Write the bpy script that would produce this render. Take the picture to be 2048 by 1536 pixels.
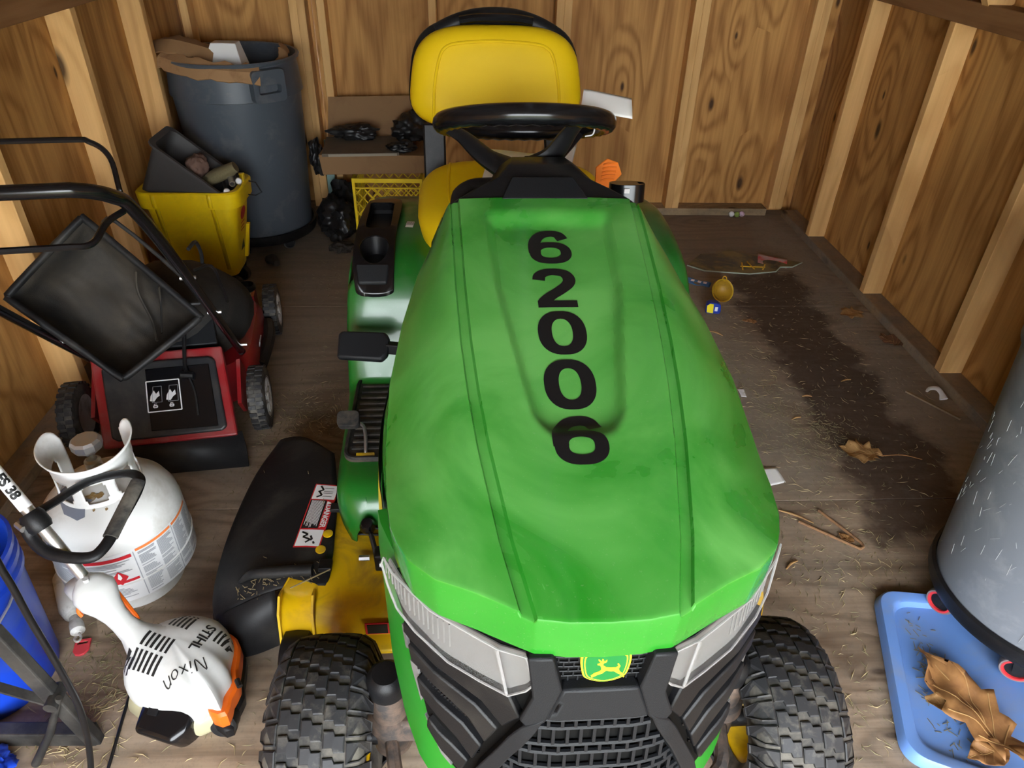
import bpy, bmesh, math, random
from mathutils import Vector, Matrix, Quaternion
from mathutils.bvhtree import BVHTree

random.seed(7)
PI = math.pi
SC = bpy.context.scene
COL = SC.collection
for o in list(bpy.data.objects):
    bpy.data.objects.remove(o)

# ------------------------------------------------------------------ camera
cam_data = bpy.data.cameras.new('camera')
cam_data.sensor_fit = 'HORIZONTAL'
cam_data.sensor_width = 36.0
cam_data.lens = 1420.0 / 2048.0 * 36.0
cam_data.clip_start = 0.01
cam_data.clip_end = 200
cam = bpy.data.objects.new('camera', cam_data)
COL.objects.link(cam)
_R = ((0.99868, -0.00562, 0.05103), (-0.04638, -0.57276, 0.81841), (0.02463, -0.81970, -0.57227))
_right = Vector((_R[0][0], _R[1][0], _R[2][0])).normalized()
_back = -Vector((_R[0][2], _R[1][2], _R[2][2])).normalized()
_up = _back.cross(_right).normalized()
_right = _up.cross(_back)
M = Matrix(((_right.x, _up.x, _back.x, 0.0), (_right.y, _up.y, _back.y, 0.0),
            (_right.z, _up.z, _back.z, 1.5), (0, 0, 0, 1)))
cam.matrix_world = M
SC.camera = cam

# ------------------------------------------------------------------ light
world = bpy.data.worlds.new('overcast_sky')
SC.world = world
world.use_nodes = True
_wn = world.node_tree.nodes
_wn['Background'].inputs['Color'].default_value = (0.90, 0.95, 1.0, 1)
_wn['Background'].inputs['Strength'].default_value = 7.2
SC.view_settings.view_transform = 'Standard'
SC.view_settings.look = 'None'
SC.view_settings.exposure = 1.3
SC.view_settings.gamma = 1.0
SC.view_settings.use_curve_mapping = False

# ------------------------------------------------------------------ materials
def _new(name):
    m = bpy.data.materials.new(name)
    m.use_nodes = True
    nt = m.node_tree
    b = nt.nodes['Principled BSDF']
    return m, nt, b

def _mix(nt, fac, a, b, mode='MIX'):
    n = nt.nodes.new('ShaderNodeMix')
    n.data_type = 'RGBA'
    n.blend_type = mode
    for i, v in ((0, fac), (6, a), (7, b)):
        if hasattr(v, 'is_linked'):
            nt.links.new(v, n.inputs[i])
        elif i == 0:
            n.inputs[0].default_value = v
        else:
            n.inputs[i].default_value = (v[0], v[1], v[2], 1)
    return n.outputs[2]

def _math(nt, op, a, b=0.0, clamp=False):
    n = nt.nodes.new('ShaderNodeMath')
    n.operation = op
    n.use_clamp = clamp
    for i, v in ((0, a), (1, b)):
        if hasattr(v, 'is_linked'):
            nt.links.new(v, n.inputs[i])
        else:
            n.inputs[i].default_value = v
    return n.outputs[0]

def _coords(nt, scale=(1, 1, 1), rnd=True):
    tc = nt.nodes.new('ShaderNodeTexCoord')
    mp = nt.nodes.new('ShaderNodeMapping')
    mp.inputs['Scale'].default_value = scale
    if rnd:
        oi = nt.nodes.new('ShaderNodeObjectInfo')
        va = nt.nodes.new('ShaderNodeVectorMath')
        va.operation = 'MULTIPLY_ADD'
        cb = nt.nodes.new('ShaderNodeCombineXYZ')
        for i in range(3):
            nt.links.new(oi.outputs['Random'], cb.inputs[i])
        nt.links.new(cb.outputs[0], va.inputs[0])
        va.inputs[1].default_value = (17.3, 9.1, 13.7)
        nt.links.new(tc.outputs['Object'], va.inputs[2])
        nt.links.new(va.outputs[0], mp.inputs['Vector'])
    else:
        nt.links.new(tc.outputs['Object'], mp.inputs['Vector'])
    return mp.outputs[0]

def _noise(nt, vec, scale, detail=3, rough=0.5, dist=0.0):
    n = nt.nodes.new('ShaderNodeTexNoise')
    n.inputs['Scale'].default_value = scale
    n.inputs['Detail'].default_value = detail
    n.inputs['Roughness'].default_value = rough
    n.inputs['Distortion'].default_value = dist
    nt.links.new(vec, n.inputs['Vector'])
    return n.outputs[0]

def _ramp(nt, fac, lo, hi):
    n = nt.nodes.new('ShaderNodeMapRange')
    n.inputs['From Min'].default_value = lo
    n.inputs['From Max'].default_value = hi
    n.clamp = True
    nt.links.new(fac, n.inputs['Value'])
    return n.outputs[0]

def _bump(nt, b, h, strength, dist=0.002):
    n = nt.nodes.new('ShaderNodeBump')
    n.inputs['Strength'].default_value = strength
    n.inputs['Distance'].default_value = dist
    nt.links.new(h, n.inputs['Height'])
    nt.links.new(n.outputs[0], b.inputs['Normal'])

def pbr(name, col, rough=0.5, metal=0.0, coat=0.0, dirt=None, dirt_scale=6, dirt_range=(0.5, 0.75),
        grain=0.0, grain_scale=200, alpha=1.0, trans=0.0, ior=1.45, spec=0.5, scale=(1, 1, 1), dirt_rough=None):
    m, nt, b = _new(name)
    b.inputs['Base Color'].default_value = (*col, 1)
    b.inputs['Roughness'].default_value = rough
    b.inputs['Metallic'].default_value = metal
    b.inputs['Coat Weight'].default_value = coat
    b.inputs['Coat Roughness'].default_value = 0.08
    b.inputs['Alpha'].default_value = alpha
    b.inputs['Transmission Weight'].default_value = trans
    b.inputs['IOR'].default_value = ior
    b.inputs['Specular IOR Level'].default_value = spec
    vec = None
    if dirt or grain:
        vec = _coords(nt, scale)
    if dirt:
        n = _noise(nt, vec, dirt_scale, 6, 0.65, 0.4)
        f = _ramp(nt, n, *dirt_range)
        nt.links.new(_mix(nt, f, col, dirt), b.inputs['Base Color'])
        if dirt_rough is not None:
            mr = nt.nodes.new('ShaderNodeMapRange')
            mr.inputs['To Min'].default_value = rough
            mr.inputs['To Max'].default_value = dirt_rough
            nt.links.new(f, mr.inputs['Value'])
            nt.links.new(mr.outputs[0], b.inputs['Roughness'])
    if grain:
        _bump(nt, b, _noise(nt, vec, grain_scale, 2), grain, 0.001)
    return m

def wood(name, light, dark, axis='Z', knots=True, stain=(0.10, 0.055, 0.025), stain_amt=0.5, rings=16.0,
         dirt=None, dirt_range=(0.5, 0.7), ring_scale=1.0, rough=0.65, patches=(), knot_scale=0.8):
    """plywood / lumber: contour grain, fibre, knots"""
    m, nt, b = _new(name)
    b.inputs['Roughness'].default_value = rough
    b.inputs['Specular IOR Level'].default_value = 0.3
    def sc(along, across):
        return tuple(along if a == axis else across for a in 'XYZ')
    v1 = _coords(nt, sc(0.55 * ring_scale, 3.0 * ring_scale))
    n1 = _noise(nt, v1, 1.3, 2.5, 0.45, 0.25)
    # knots bend the grain
    ring = n1
    kf = None
    if knots:
        v3 = _coords(nt, (1, 1, 1))
        sx = nt.nodes.new('ShaderNodeSeparateXYZ')
        nt.links.new(v3, sx.inputs[0])
        ia = 'XYZ'.index(axis)
        ib, ic = [k for k in range(3) if k != ia]
        across = _math(nt, 'MULTIPLY', _math(nt, 'ADD', sx.outputs[ib], sx.outputs[ic]), 5.0)
        along = _math(nt, 'MULTIPLY', sx.outputs[ia], 2.0)
        cb2 = nt.nodes.new('ShaderNodeCombineXYZ')
        nt.links.new(across, cb2.inputs[0]); nt.links.new(along, cb2.inputs[1])
        vo = nt.nodes.new('ShaderNodeTexVoronoi')
        vo.voronoi_dimensions = '2D'
        vo.inputs['Scale'].default_value = knot_scale
        nt.links.new(cb2.outputs[0], vo.inputs['Vector'])
        d = vo.outputs['Distance']
        sc3 = nt.nodes.new('ShaderNodeSeparateColor')
        nt.links.new(vo.outputs['Color'], sc3.inputs[0])
        gate = _ramp(nt, sc3.outputs[0], 0.45, 0.55)
        size = _math(nt, 'ADD', 0.035, _math(nt, 'MULTIPLY', sc3.outputs[1], 0.06))
        kf = _math(nt, 'MULTIPLY', gate, _math(nt, 'SUBTRACT', 1.0, _ramp(nt, _math(nt, 'DIVIDE', d, size), 0.4, 1.0), True))
        bend = _math(nt, 'MULTIPLY', _math(nt, 'MULTIPLY', gate, _math(nt, 'SUBTRACT', 1.0, _ramp(nt, d, 0.0, 0.5), True)), 0.30)
        ring = _math(nt, 'ADD', n1, bend)
    s = _math(nt, 'SINE', _math(nt, 'MULTIPLY', ring, rings * 2.0 * PI))
    s = _math(nt, 'ADD', _math(nt, 'MULTIPLY', s, 0.5), 0.5)
    s = _math(nt, 'POWER', s, 1.8)
    v2 = _coords(nt, sc(2.5, 70.0))
    fib = _noise(nt, v2, 1.0, 4, 0.6)
    f = _math(nt, 'ADD', _math(nt, 'MULTIPLY', s, 0.55), _math(nt, 'MULTIPLY', _ramp(nt, fib, 0.35, 0.75), 0.45))
    col = _mix(nt, f, light, dark)
    vs = _coords(nt, sc(0.8, 1.6))
    st = _ramp(nt, _noise(nt, vs, 1.6, 4, 0.6, 0.6), 0.5, 0.78)
    col = _mix(nt, _math(nt, 'MULTIPLY', st, stain_amt), col, stain)
    if kf is not None:
        col = _mix(nt, _math(nt, 'MULTIPLY', kf, 0.9), col, (0.035, 0.015, 0.006))
    if dirt:
        geo = nt.nodes.new('ShaderNodeNewGeometry')
        vd = geo.outputs['Position']
        n = _noise(nt, vd, 2.2, 8, 0.68, 0.3)
        col = _mix(nt, _ramp(nt, n, *dirt_range), col, dirt)
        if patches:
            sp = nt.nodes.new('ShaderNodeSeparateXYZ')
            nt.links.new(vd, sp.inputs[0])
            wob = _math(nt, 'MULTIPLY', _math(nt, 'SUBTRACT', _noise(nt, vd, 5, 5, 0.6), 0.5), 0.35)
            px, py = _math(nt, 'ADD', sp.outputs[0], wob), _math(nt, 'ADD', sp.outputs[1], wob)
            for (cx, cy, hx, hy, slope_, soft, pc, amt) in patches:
                # worn or dusty patches, one with a can shadow painted in: soft, wobbly boxes
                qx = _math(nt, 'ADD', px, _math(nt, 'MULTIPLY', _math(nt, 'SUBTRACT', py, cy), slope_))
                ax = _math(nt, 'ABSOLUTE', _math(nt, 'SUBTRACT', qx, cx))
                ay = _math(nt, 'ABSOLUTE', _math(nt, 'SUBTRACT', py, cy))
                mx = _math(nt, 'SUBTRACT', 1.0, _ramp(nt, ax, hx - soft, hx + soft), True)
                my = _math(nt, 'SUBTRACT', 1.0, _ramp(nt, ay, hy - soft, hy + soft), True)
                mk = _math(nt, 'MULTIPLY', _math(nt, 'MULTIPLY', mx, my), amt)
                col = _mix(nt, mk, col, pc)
        n2 = _noise(nt, vd, 60, 5, 0.7)
        col = _mix(nt, _math(nt, 'MULTIPLY', _ramp(nt, n2, 0.5, 0.75), 0.45), col, tuple(c * 0.45 for c in dirt))
        n3 = _noise(nt, vd, 14, 6, 0.7)
        col = _mix(nt, _math(nt, 'MULTIPLY', _ramp(nt, n3, 0.52, 0.7), 0.35), col, tuple(c * 0.6 for c in dirt))
    nt.links.new(col, b.inputs['Base Color'])
    _bump(nt, b, f, 0.25, 0.002)
    return m

MAT = {}
MAT['plywood'] = wood('plywood', (0.60, 0.315, 0.095), (0.27, 0.11, 0.025), 'Z', stain=(0.22, 0.085, 0.016), stain_amt=0.6, rings=9, ring_scale=.8)
MAT['stud'] = wood('stud_pine', (0.76, 0.46, 0.18), (0.58, 0.32, 0.11), 'Z', knots=True, knot_scale=.5, stain=(0.34, 0.19, 0.08),
                   stain_amt=0.45, rings=7)
MAT['plate_x'] = wood('plate_pine_x', (0.44, 0.31, 0.17), (0.30, 0.20, 0.10), 'X', stain=(0.12, 0.09, 0.06),
                      stain_amt=0.8, rings=7, dirt=(0.16, 0.13, 0.10), dirt_range=(0.5, 0.7))
MAT['plate_y'] = wood('plate_pine_y', (0.36, 0.25, 0.14), (0.24, 0.16, 0.09), 'Y', stain=(0.12, 0.09, 0.06),
                      stain_amt=0.8, rings=7, dirt=(0.20, 0.165, 0.13), dirt_range=(0.42, 0.62))
MAT['roof'] = wood('roof_board', (0.24, 0.13, 0.06), (0.12, 0.06, 0.03), 'Y', stain=(0.05, 0.03, 0.02), stain_amt=0.7)
MAT['top_plate'] = wood('shaded_top_plate_pine', (0.30, 0.155, 0.065), (0.19, 0.085, 0.03), 'Y', stain=(0.08, 0.04, 0.02), stain_amt=0.7, rings=7)  # pine darkened so its colour carries the shade under the eaves
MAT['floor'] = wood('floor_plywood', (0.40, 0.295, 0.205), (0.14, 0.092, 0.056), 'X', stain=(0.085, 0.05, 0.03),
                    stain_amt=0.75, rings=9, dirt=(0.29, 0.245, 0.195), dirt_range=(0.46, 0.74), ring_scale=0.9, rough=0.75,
                    patches=((0.3, 3.55, 2.2, 0.55, 0, 0.25, (0.20, 0.16, 0.12), 0.65), (1.36, 2.2, 0.17, 0.85, -0.02, 0.03, (0.065, 0.042, 0.030), 0.88),  # darkest patch: cleaner boards with the right can's shadow painted in
                             (1.62, 2.6, 0.08, 1.2, 0, 0.05, (0.28, 0.245, 0.20), 0.75), (0.98, 2.3, 0.15, 0.75, 0, 0.08, (0.29, 0.245, 0.19), 0.7),
                             (-0.45, 2.7, 0.5, 0.7, 0, 0.2, (0.18, 0.138, 0.095), 0.6)))

# ------------------------------------------------------------------ mesh helpers
class MB:
    """collects geometry, then links it as one mesh object"""
    def __init__(s):
        s.v = []; s.f = []
    def add(s, vs, fs):
        n = len(s.v)
        s.v += [tuple(p) for p in vs]
        s.f += [tuple(i + n for i in f) for f in fs]
        return s
    def box(s, c, d, rot=None):
        x, y, z = d[0] / 2, d[1] / 2, d[2] / 2
        vs = [Vector((a * x, b * y, e * z)) for a in (-1, 1) for b in (-1, 1) for e in (-1, 1)]
        if rot is not None:
            vs = [rot @ p for p in vs]
        c = Vector(c)
        return s.add([p + c for p in vs], [(0, 1, 3, 2), (4, 6, 7, 5), (0, 4, 5, 1), (2, 3, 7, 6), (0, 2, 6, 4), (1, 5, 7, 3)])
    def bar(s, a, b, w, h, up=(0, 0, 1)):
        """rectangular bar from a to b"""
        a, b = Vector(a), Vector(b)
        d = (b - a)
        L = d.length
        d.normalize()
        u = Vector(up)
        r = d.cross(u)
        if r.length < 1e-4:
            r = d.cross(Vector((1, 0, 0)))
        r.normalize()
        u = r.cross(d)
        vs = [p + r * (i * w / 2) + u * (j * h / 2) for p in (a, b) for i in (-1, 1) for j in (-1, 1)]
        return s.add(vs, [(0, 1, 3, 2), (4, 6, 7, 5), (0, 4, 5, 1), (2, 3, 7, 6), (0, 2, 6, 4), (1, 5, 7, 3)])
    def tube(s, pts, r, seg=10, smooth=0, closed=False, cap=True, flat=None):
        """tube through pts; r number or list; flat=(sx, sy) squashes the section"""
        P = [Vector(p) for p in pts]
        if smooth:
            P = catmull(P, smooth, closed)
        n = len(P)
        if isinstance(r, (list, tuple)):
            rr = []
            for i in range(n):
                t = i / max(1, n - 1) * (len(r) - 1)
                k = min(int(t), len(r) - 2)
                rr.append(r[k] + (r[k + 1] - r[k]) * (t - k))
        else:
            rr = [r] * n
        fx, fy = flat if flat else (1, 1)
        vs = []
        prev = None
        for i in range(n):
            if closed:
                t = P[(i + 1) % n] - P[i - 1]
            else:
                t = P[min(i + 1, n - 1)] - P[max(i - 1, 0)]
            t.normalize()
            if prev is None:
                a = Vector((0, 0, 1)) if abs(t.z) < 0.9 else Vector((1, 0, 0))
                u = t.cross(a).normalized()
            else:
                u = (prev - t * prev.dot(t))
                if u.length < 1e-6:
                    u = t.orthogonal()
                u.normalize()
            prev = u
            w = t.cross(u)
            for k in range(seg):
                a = 2 * PI * k / seg
                vs.append(P[i] + (u * math.cos(a) * fx + w * math.sin(a) * fy) * rr[i])
        fs = []
        m = n if closed else n - 1
        for i in range(m):
            for k in range(seg):
                a = i * seg + k
                b_ = i * seg + (k + 1) % seg
                c = ((i + 1) % n) * seg + (k + 1) % seg
                d = ((i + 1) % n) * seg + k
                fs.append((a, b_, c, d))
        if cap and not closed:
            fs.append(tuple(range(seg))[::-1])
            fs.append(tuple((n - 1) * seg + k for k in range(seg)))
        return s.add(vs, fs)
    def lathe(s, prof, c=(0, 0, 0), axis='Z', seg=32, a0=0.0, a1=2 * PI, mat=None):
        """prof: (radius, height) pairs revolved about an axis"""
        full = abs(a1 - a0 - 2 * PI) < 1e-6
        n = seg if full else seg + 1
        vs = []
        for r, h in prof:
            for k in range(n):
                a = a0 + (a1 - a0) * k / seg
                x, y = r * math.cos(a), r * math.sin(a)
                if axis == 'Z':
                    p = Vector((x, y, h))
                elif axis == 'X':
                    p = Vector((h, x, y))
                else:
                    p = Vector((y, h, x))
                if mat is not None:
                    p = mat @ p
                vs.append(p + Vector(c))
        fs = []
        for i in range(len(prof) - 1):
            for k in range(seg):
                k2 = (k + 1) % n
                fs.append((i * n + k, i * n + k2, (i + 1) * n + k2, (i + 1) * n + k))
        return s.add(vs, fs)
    def loft(s, loops, closed=True, cap=True):
        n = len(loops[0])
        vs = [p for l in loops for p in l]
        fs = []
        m = n if closed else n - 1
        for i in range(len(loops) - 1):
            for k in range(m):
                k2 = (k + 1) % n
                fs.append((i * n + k, i * n + k2, (i + 1) * n + k2, (i + 1) * n + k))
        if cap and closed:
            fs.append(tuple(range(n))[::-1])
            fs.append(tuple((len(loops) - 1) * n + k for k in range(n)))
        return s.add(vs, fs)
    def prism(s, poly, fn0, fn1):
        """polygon (2d) mapped by fn0 / fn1 to its two faces"""
        n = len(poly)
        vs = [fn0(*p) for p in poly] + [fn1(*p) for p in poly]
        fs = [tuple(range(n))[::-1], tuple(range(n, 2 * n))]
        for k in range(n):
            k2 = (k + 1) % n
            fs.append((k, k2, n + k2, n + k))
        return s.add(vs, fs)
    def plate(s, outer, holes, z0, z1, mat=None):
        """flat plate with holes, between z0 and z1, optional matrix"""
        bm = bmesh.new()
        es = []
        for lp in [outer] + list(holes):
            vv = [bm.verts.new((p[0], p[1], z1)) for p in lp]
            for i in range(len(vv)):
                es.append(bm.edges.new((vv[i], vv[(i + 1) % len(vv)])))
        bmesh.ops.triangle_fill(bm, use_beauty=True, use_dissolve=False, edges=es)
        r = bmesh.ops.extrude_face_region(bm, geom=list(bm.faces))
        for e in r['geom']:
            if isinstance(e, bmesh.types.BMVert):
                e.co.z = z0
        bmesh.ops.recalc_face_normals(bm, faces=bm.faces)
        bm.verts.index_update()
        vs = [(mat @ v.co if mat is not None else v.co.copy()) for v in bm.verts]
        fs = [tuple(v.index for v in f.verts) for f in bm.faces]
        bm.free()
        return s.add(vs, fs)
    def grid(s, fn, nu, nv):
        vs = [fn(i / nu, j / nv) for j in range(nv + 1) for i in range(nu + 1)]
        w = nu + 1
        fs = [(j * w + i, j * w + i + 1, (j + 1) * w + i + 1, (j + 1) * w + i) for j in range(nv) for i in range(nu)]
        return s.add(vs, fs)
    def xform(s, m):
        s.v = [tuple(m @ Vector(p)) for p in s.v]
        return s
    def build(s, name, mat, parent=None, smooth=40, bevel=0, bev_seg=2, solid=0, subsurf=0, fix=True, off=-1):
        me = bpy.data.meshes.new(name)
        me.from_pydata([tuple(p) for p in s.v], [], s.f)
        me.validate()
        if fix:
            bm = bmesh.new(); bm.from_mesh(me)
            bmesh.ops.remove_doubles(bm, verts=bm.verts, dist=1e-6)
            bmesh.ops.recalc_face_normals(bm, faces=bm.faces)
            bm.to_mesh(me); bm.free()
        if smooth:
            me.shade_smooth()
            me.set_sharp_from_angle(angle=math.radians(smooth))
        me.materials.append(MAT[mat] if isinstance(mat, str) else mat)
        o = bpy.data.objects.new(name, me)
        COL.objects.link(o)
        if parent is not None:
            o.parent = parent
        if solid:
            md = o.modifiers.new('solid', 'SOLIDIFY'); md.thickness = solid; md.offset = off
        if bevel:
            md = o.modifiers.new('bevel', 'BEVEL'); md.width = bevel; md.segments = bev_seg
            md.limit_method = 'ANGLE'; md.angle_limit = math.radians(35); md.harden_normals = False
        if subsurf:
            md = o.modifiers.new('subsurf', 'SUBSURF'); md.levels = subsurf; md.render_levels = subsurf
        return o

def catmull(P, k, closed=False):
    out = []
    n = len(P)
    P = [Vector(p) for p in P]
    rng = n if closed else n - 1
    for i in range(rng):
        p0 = P[(i - 1) % n] if closed or i > 0 else P[0] * 2 - P[1]
        p1, p2 = P[i], P[(i + 1) % n]
        p3 = P[(i + 2) % n] if closed or i + 2 < n else P[-1] * 2 - P[-2]
        for j in range(k):
            t = j / k
            out.append(0.5 * ((2 * p1) + (p2 - p0) * t + (2 * p0 - 5 * p1 + 4 * p2 - p3) * t * t + (3 * p1 - p0 - 3 * p2 + p3) * t ** 3))
    if not closed:
        out.append(P[-1].copy())
    return out

def lerp(a, b, t):
    return a + (b - a) * t

def interp(x, xs, ys):
    if x <= xs[0]:
        return ys[0]
    for i in range(len(xs) - 1):
        if x <= xs[i + 1]:
            t = (x - xs[i]) / (xs[i + 1] - xs[i])
            return ys[i] + (ys[i + 1] - ys[i]) * t
    return ys[-1]

def sstep(a, b, x):
    t = max(0.0, min(1.0, (x - a) / (b - a)))
    return t * t * (3 - 2 * t)

def rrect(w, h, r, n=5, cx=0, cy=0):
    """rounded rectangle outline, counter clockwise"""
    out = []
    for sx, sy, a in ((1, 1, 0), (-1, 1, 90), (-1, -1, 180), (1, -1, 270)):
        for k in range(n + 1):
            t = math.radians(a + 90 * k / n)
            out.append((cx + sx * (w / 2 - r) + r * math.cos(t), cy + sy * (h / 2 - r) + r * math.sin(t)))
    return out

def thing(name, label, cat, loc=(0, 0, 0), rotz=0.0, group=None):
    o = bpy.data.objects.new(name, None)
    o.empty_display_size = 0.05
    COL.objects.link(o)
    o.location = loc
    o.rotation_euler = (0, 0, rotz)
    return tag(o, label, cat, group)

def tag(o, label=None, cat=None, group=None, kind=None):
    if label: o['label'] = label
    if cat: o['category'] = cat
    if group: o['group'] = group
    if kind: o['kind'] = kind
    return o

def copy_tree(o, parent=None):
    c = o.copy()
    COL.objects.link(c)
    if parent is not None:
        c.parent = parent
    for ch in list(o.children):
        copy_tree(ch, c)
    return c

def text_mb(body, size=1.0, bold=0.0, cuts=0, extrude=0.0, align='CENTER', shear=0.0):
    """flat lettering in the XY plane as MB, centred"""
    cu = bpy.data.curves.new('t', 'FONT')
    cu.body = body
    cu.size = size
    cu.align_x = align
    cu.align_y = 'CENTER'
    cu.offset = bold
    cu.extrude = extrude
    cu.shear = shear
    cu.resolution_u = 6
    ob = bpy.data.objects.new('t', cu)
    COL.objects.link(ob)
    dg = bpy.context.evaluated_depsgraph_get()
    me = bpy.data.meshes.new_from_object(ob.evaluated_get(dg))
    mb = MB()
    if cuts:
        bm = bmesh.new(); bm.from_mesh(me)
        bmesh.ops.triangulate(bm, faces=bm.faces)
        for _ in range(cuts):
            L = size * 0.12
            es = [e for e in bm.edges if e.calc_length() > L]
            if not es:
                break
            bmesh.ops.subdivide_edges(bm, edges=es, cuts=1)
            bmesh.ops.triangulate(bm, faces=bm.faces)
        bm.to_mesh(me); bm.free()
    mb.v = [tuple(v.co) for v in me.vertices]
    mb.f = [tuple(p.vertices) for p in me.polygons]
    bpy.data.objects.remove(ob)
    bpy.data.curves.remove(cu)
    bpy.data.meshes.remove(me)
    return mb

def bvh_of(mbs):
    vs, fs = [], []
    for mb in (mbs if isinstance(mbs, (list, tuple)) else [mbs]):
        n = len(vs)
        vs += [Vector(p) for p in mb.v]
        fs += [tuple(i + n for i in f) for f in mb.f]
    return BVHTree.FromPolygons(vs, fs)

def drape(mb, bvh, origin, ax, ay, lift=0.0012, reach=0.5):
    """lay flat 2d geometry (x, y) on a surface: origin + x*ax + y*ay, cast along the frame's normal"""
    ax, ay = Vector(ax).normalized(), Vector(ay).normalized()
    nrm = ax.cross(ay).normalized()
    origin = Vector(origin)
    out = []
    for p in mb.v:
        q = origin + ax * p[0] + ay * p[1]
        hit, n, i, d = bvh.ray_cast(q + nrm * reach, -nrm)
        if hit is None:
            hit, n, i, d = bvh.find_nearest(q)
        if n.dot(nrm) < 0:
            n = -n
        out.append(tuple(hit + n * (lift + p[2])))
    mb.v = out
    return mb

def flat_poly(pts, cuts=0, size=0.02):
    """filled polygon in XY, subdivided for draping"""
    bm = bmesh.new()
    vv = [bm.verts.new((p[0], p[1], 0)) for p in pts]
    bm.faces.new(vv)
    bmesh.ops.triangulate(bm, faces=bm.faces)
    for _ in range(cuts):
        es = [e for e in bm.edges if e.calc_length() > size]
        if not es:
            break
        bmesh.ops.subdivide_edges(bm, edges=es, cuts=1)
        bmesh.ops.triangulate(bm, faces=bm.faces)
    bm.verts.index_update()
    mb = MB()
    mb.v = [tuple(v.co) for v in bm.verts]
    mb.f = [tuple(v.index for v in f.verts) for f in bm.faces]
    bm.free()
    return mb
# ================================================================== the shed
XL, XR, YB = -1.42, 1.832, 3.90          # inner faces of the siding
XLI, XRI, YBI = -1.33, 1.745, 3.81       # inner faces of the studs
Y0 = -1.25                               # the open front, moved behind the camera to even the light
ZP, ZT = 0.04, 1.14                      # top of sole plate, underside of top plate

def struct(name):
    o = bpy.data.objects.new(name, None)
    COL.objects.link(o)
    return tag(o, kind='structure')

def piece(name, lo, hi, mat, parent, bevel=0.002):
    c = [(a + b) / 2 for a, b in zip(lo, hi)]
    d = [b - a for a, b in zip(lo, hi)]
    o = MB().box((0, 0, 0), d).build(name, mat, parent, smooth=0, bevel=bevel, bev_seg=1)
    o.location = c
    return o

floor = struct('floor')
ys = [-1.26, 0.30, 1.519, 2.738, 3.96]
for j in range(4):
    xs = [-1.55, 0.62, 1.95] if j % 2 else [-1.55, -0.35, 1.95]
    for i in range(2):
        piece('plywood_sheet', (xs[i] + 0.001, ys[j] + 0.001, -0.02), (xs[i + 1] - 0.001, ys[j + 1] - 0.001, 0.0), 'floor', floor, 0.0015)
piece('subfloor', (-1.55, -1.26, -0.10), (1.95, 3.96, -0.021), 'roof', floor, 0)

wl = struct('wall_left')
wr = struct('wall_right')
wb = struct('wall_back')
yy = [Y0, 0.98, 2.2, 3.42, 3.92]
for i in range(4):
    piece('siding_sheet', (XL - 0.014, yy[i] + 0.0008, -0.02), (XL, yy[i + 1] - 0.0008, 1.24), 'plywood', wl, 0)
    piece('siding_sheet', (XR, yy[i] + 0.0008, -0.02), (XR + 0.014, yy[i + 1] - 0.0008, 1.24), 'plywood', wr, 0)
for y in (3.26, 2.69, 2.04, 1.43, 0.82, 0.21, -0.34, -0.94):
    piece('stud', (XL, y, ZP), (XLI, y + 0.038, ZT), 'stud', wl)
piece('sole_plate', (XL, Y0, 0), (XLI, 3.80, ZP), 'plate_y', wl)
piece('top_plate', (XL, Y0, ZT), (XLI, 3.80, ZT + 0.075), 'top_plate', wl)
for y in (3.42, 2.78, 2.14, 1.53, 0.92, 0.31, -0.34, -0.94):
    piece('stud', (XRI, y, ZP), (XR, y + 0.038, ZT), 'stud', wr)
piece('sole_plate', (XRI, Y0, 0), (XR, 3.80, ZP), 'plate_y', wr)
piece('top_plate', (XRI, Y0, ZT), (XR, 3.80, ZT + 0.075), 'top_plate', wr)
xs = [XL, -0.78, 0.43, 1.11, XR]
def gable(x):
    return interp(x, [XL, -0.75, 0.206, 1.162, XR], [1.24, 2.25, 2.62, 2.25, 1.24])
for i in range(4):
    a, b_ = xs[i] + 0.0008, xs[i + 1] - 0.0008
    mids = [x for x in (-0.75, 0.206, 1.162) if a < x < b_]
    top = [(x, gable(x)) for x in [a] + mids + [b_]]
    poly = [(a, -0.02), (b_, -0.02)] + top[::-1]
    MB().prism(poly, lambda x, z: (x, YB, z), lambda x, z: (x, YB + 0.014, z)).build('siding_sheet', 'plywood', wb, smooth=0)
for a, b_ in ((-0.872, -0.834), (-0.834, -0.796), (-0.742, -0.704), (-0.216, -0.178), (0.40, 0.438), (0.438, 0.476),
             (1.072, 1.11), (1.11, 1.148), (1.669, 1.707), (1.707, 1.745), (-1.38, -1.342)):
    piece('stud', (a, YBI, ZP), (b_, YB, gable((a + b_) / 2) - 0.06), 'stud', wb)
piece('sole_plate', (XL, YBI, 0), (1.66, YB, ZP), 'plate_x', wb)

# unseen front wall around the open doorway, added to dim the back
wf = struct('unseen_wall_front')
for a, b_ in ((XL, -1.05), (1.50, XR)):
    MB().prism([(a, -0.02), (b_, -0.02), (b_, gable(b_)), (a, gable(a))], lambda x, z: (x, Y0, z), lambda x, z: (x, Y0 + 0.014, z)).build('siding_sheet', 'plywood', wf, smooth=0)
MB().prism([(-1.05, 1.95), (1.50, 1.95), (1.50, gable(1.50)), (1.162, 2.25), (0.206, 2.62), (-0.75, 2.25), (-1.05, gable(-1.05))], lambda x, z: (x, Y0, z), lambda x, z: (x, Y0 + 0.014, z)).build('siding_sheet', 'plywood', wf, smooth=0)
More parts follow.
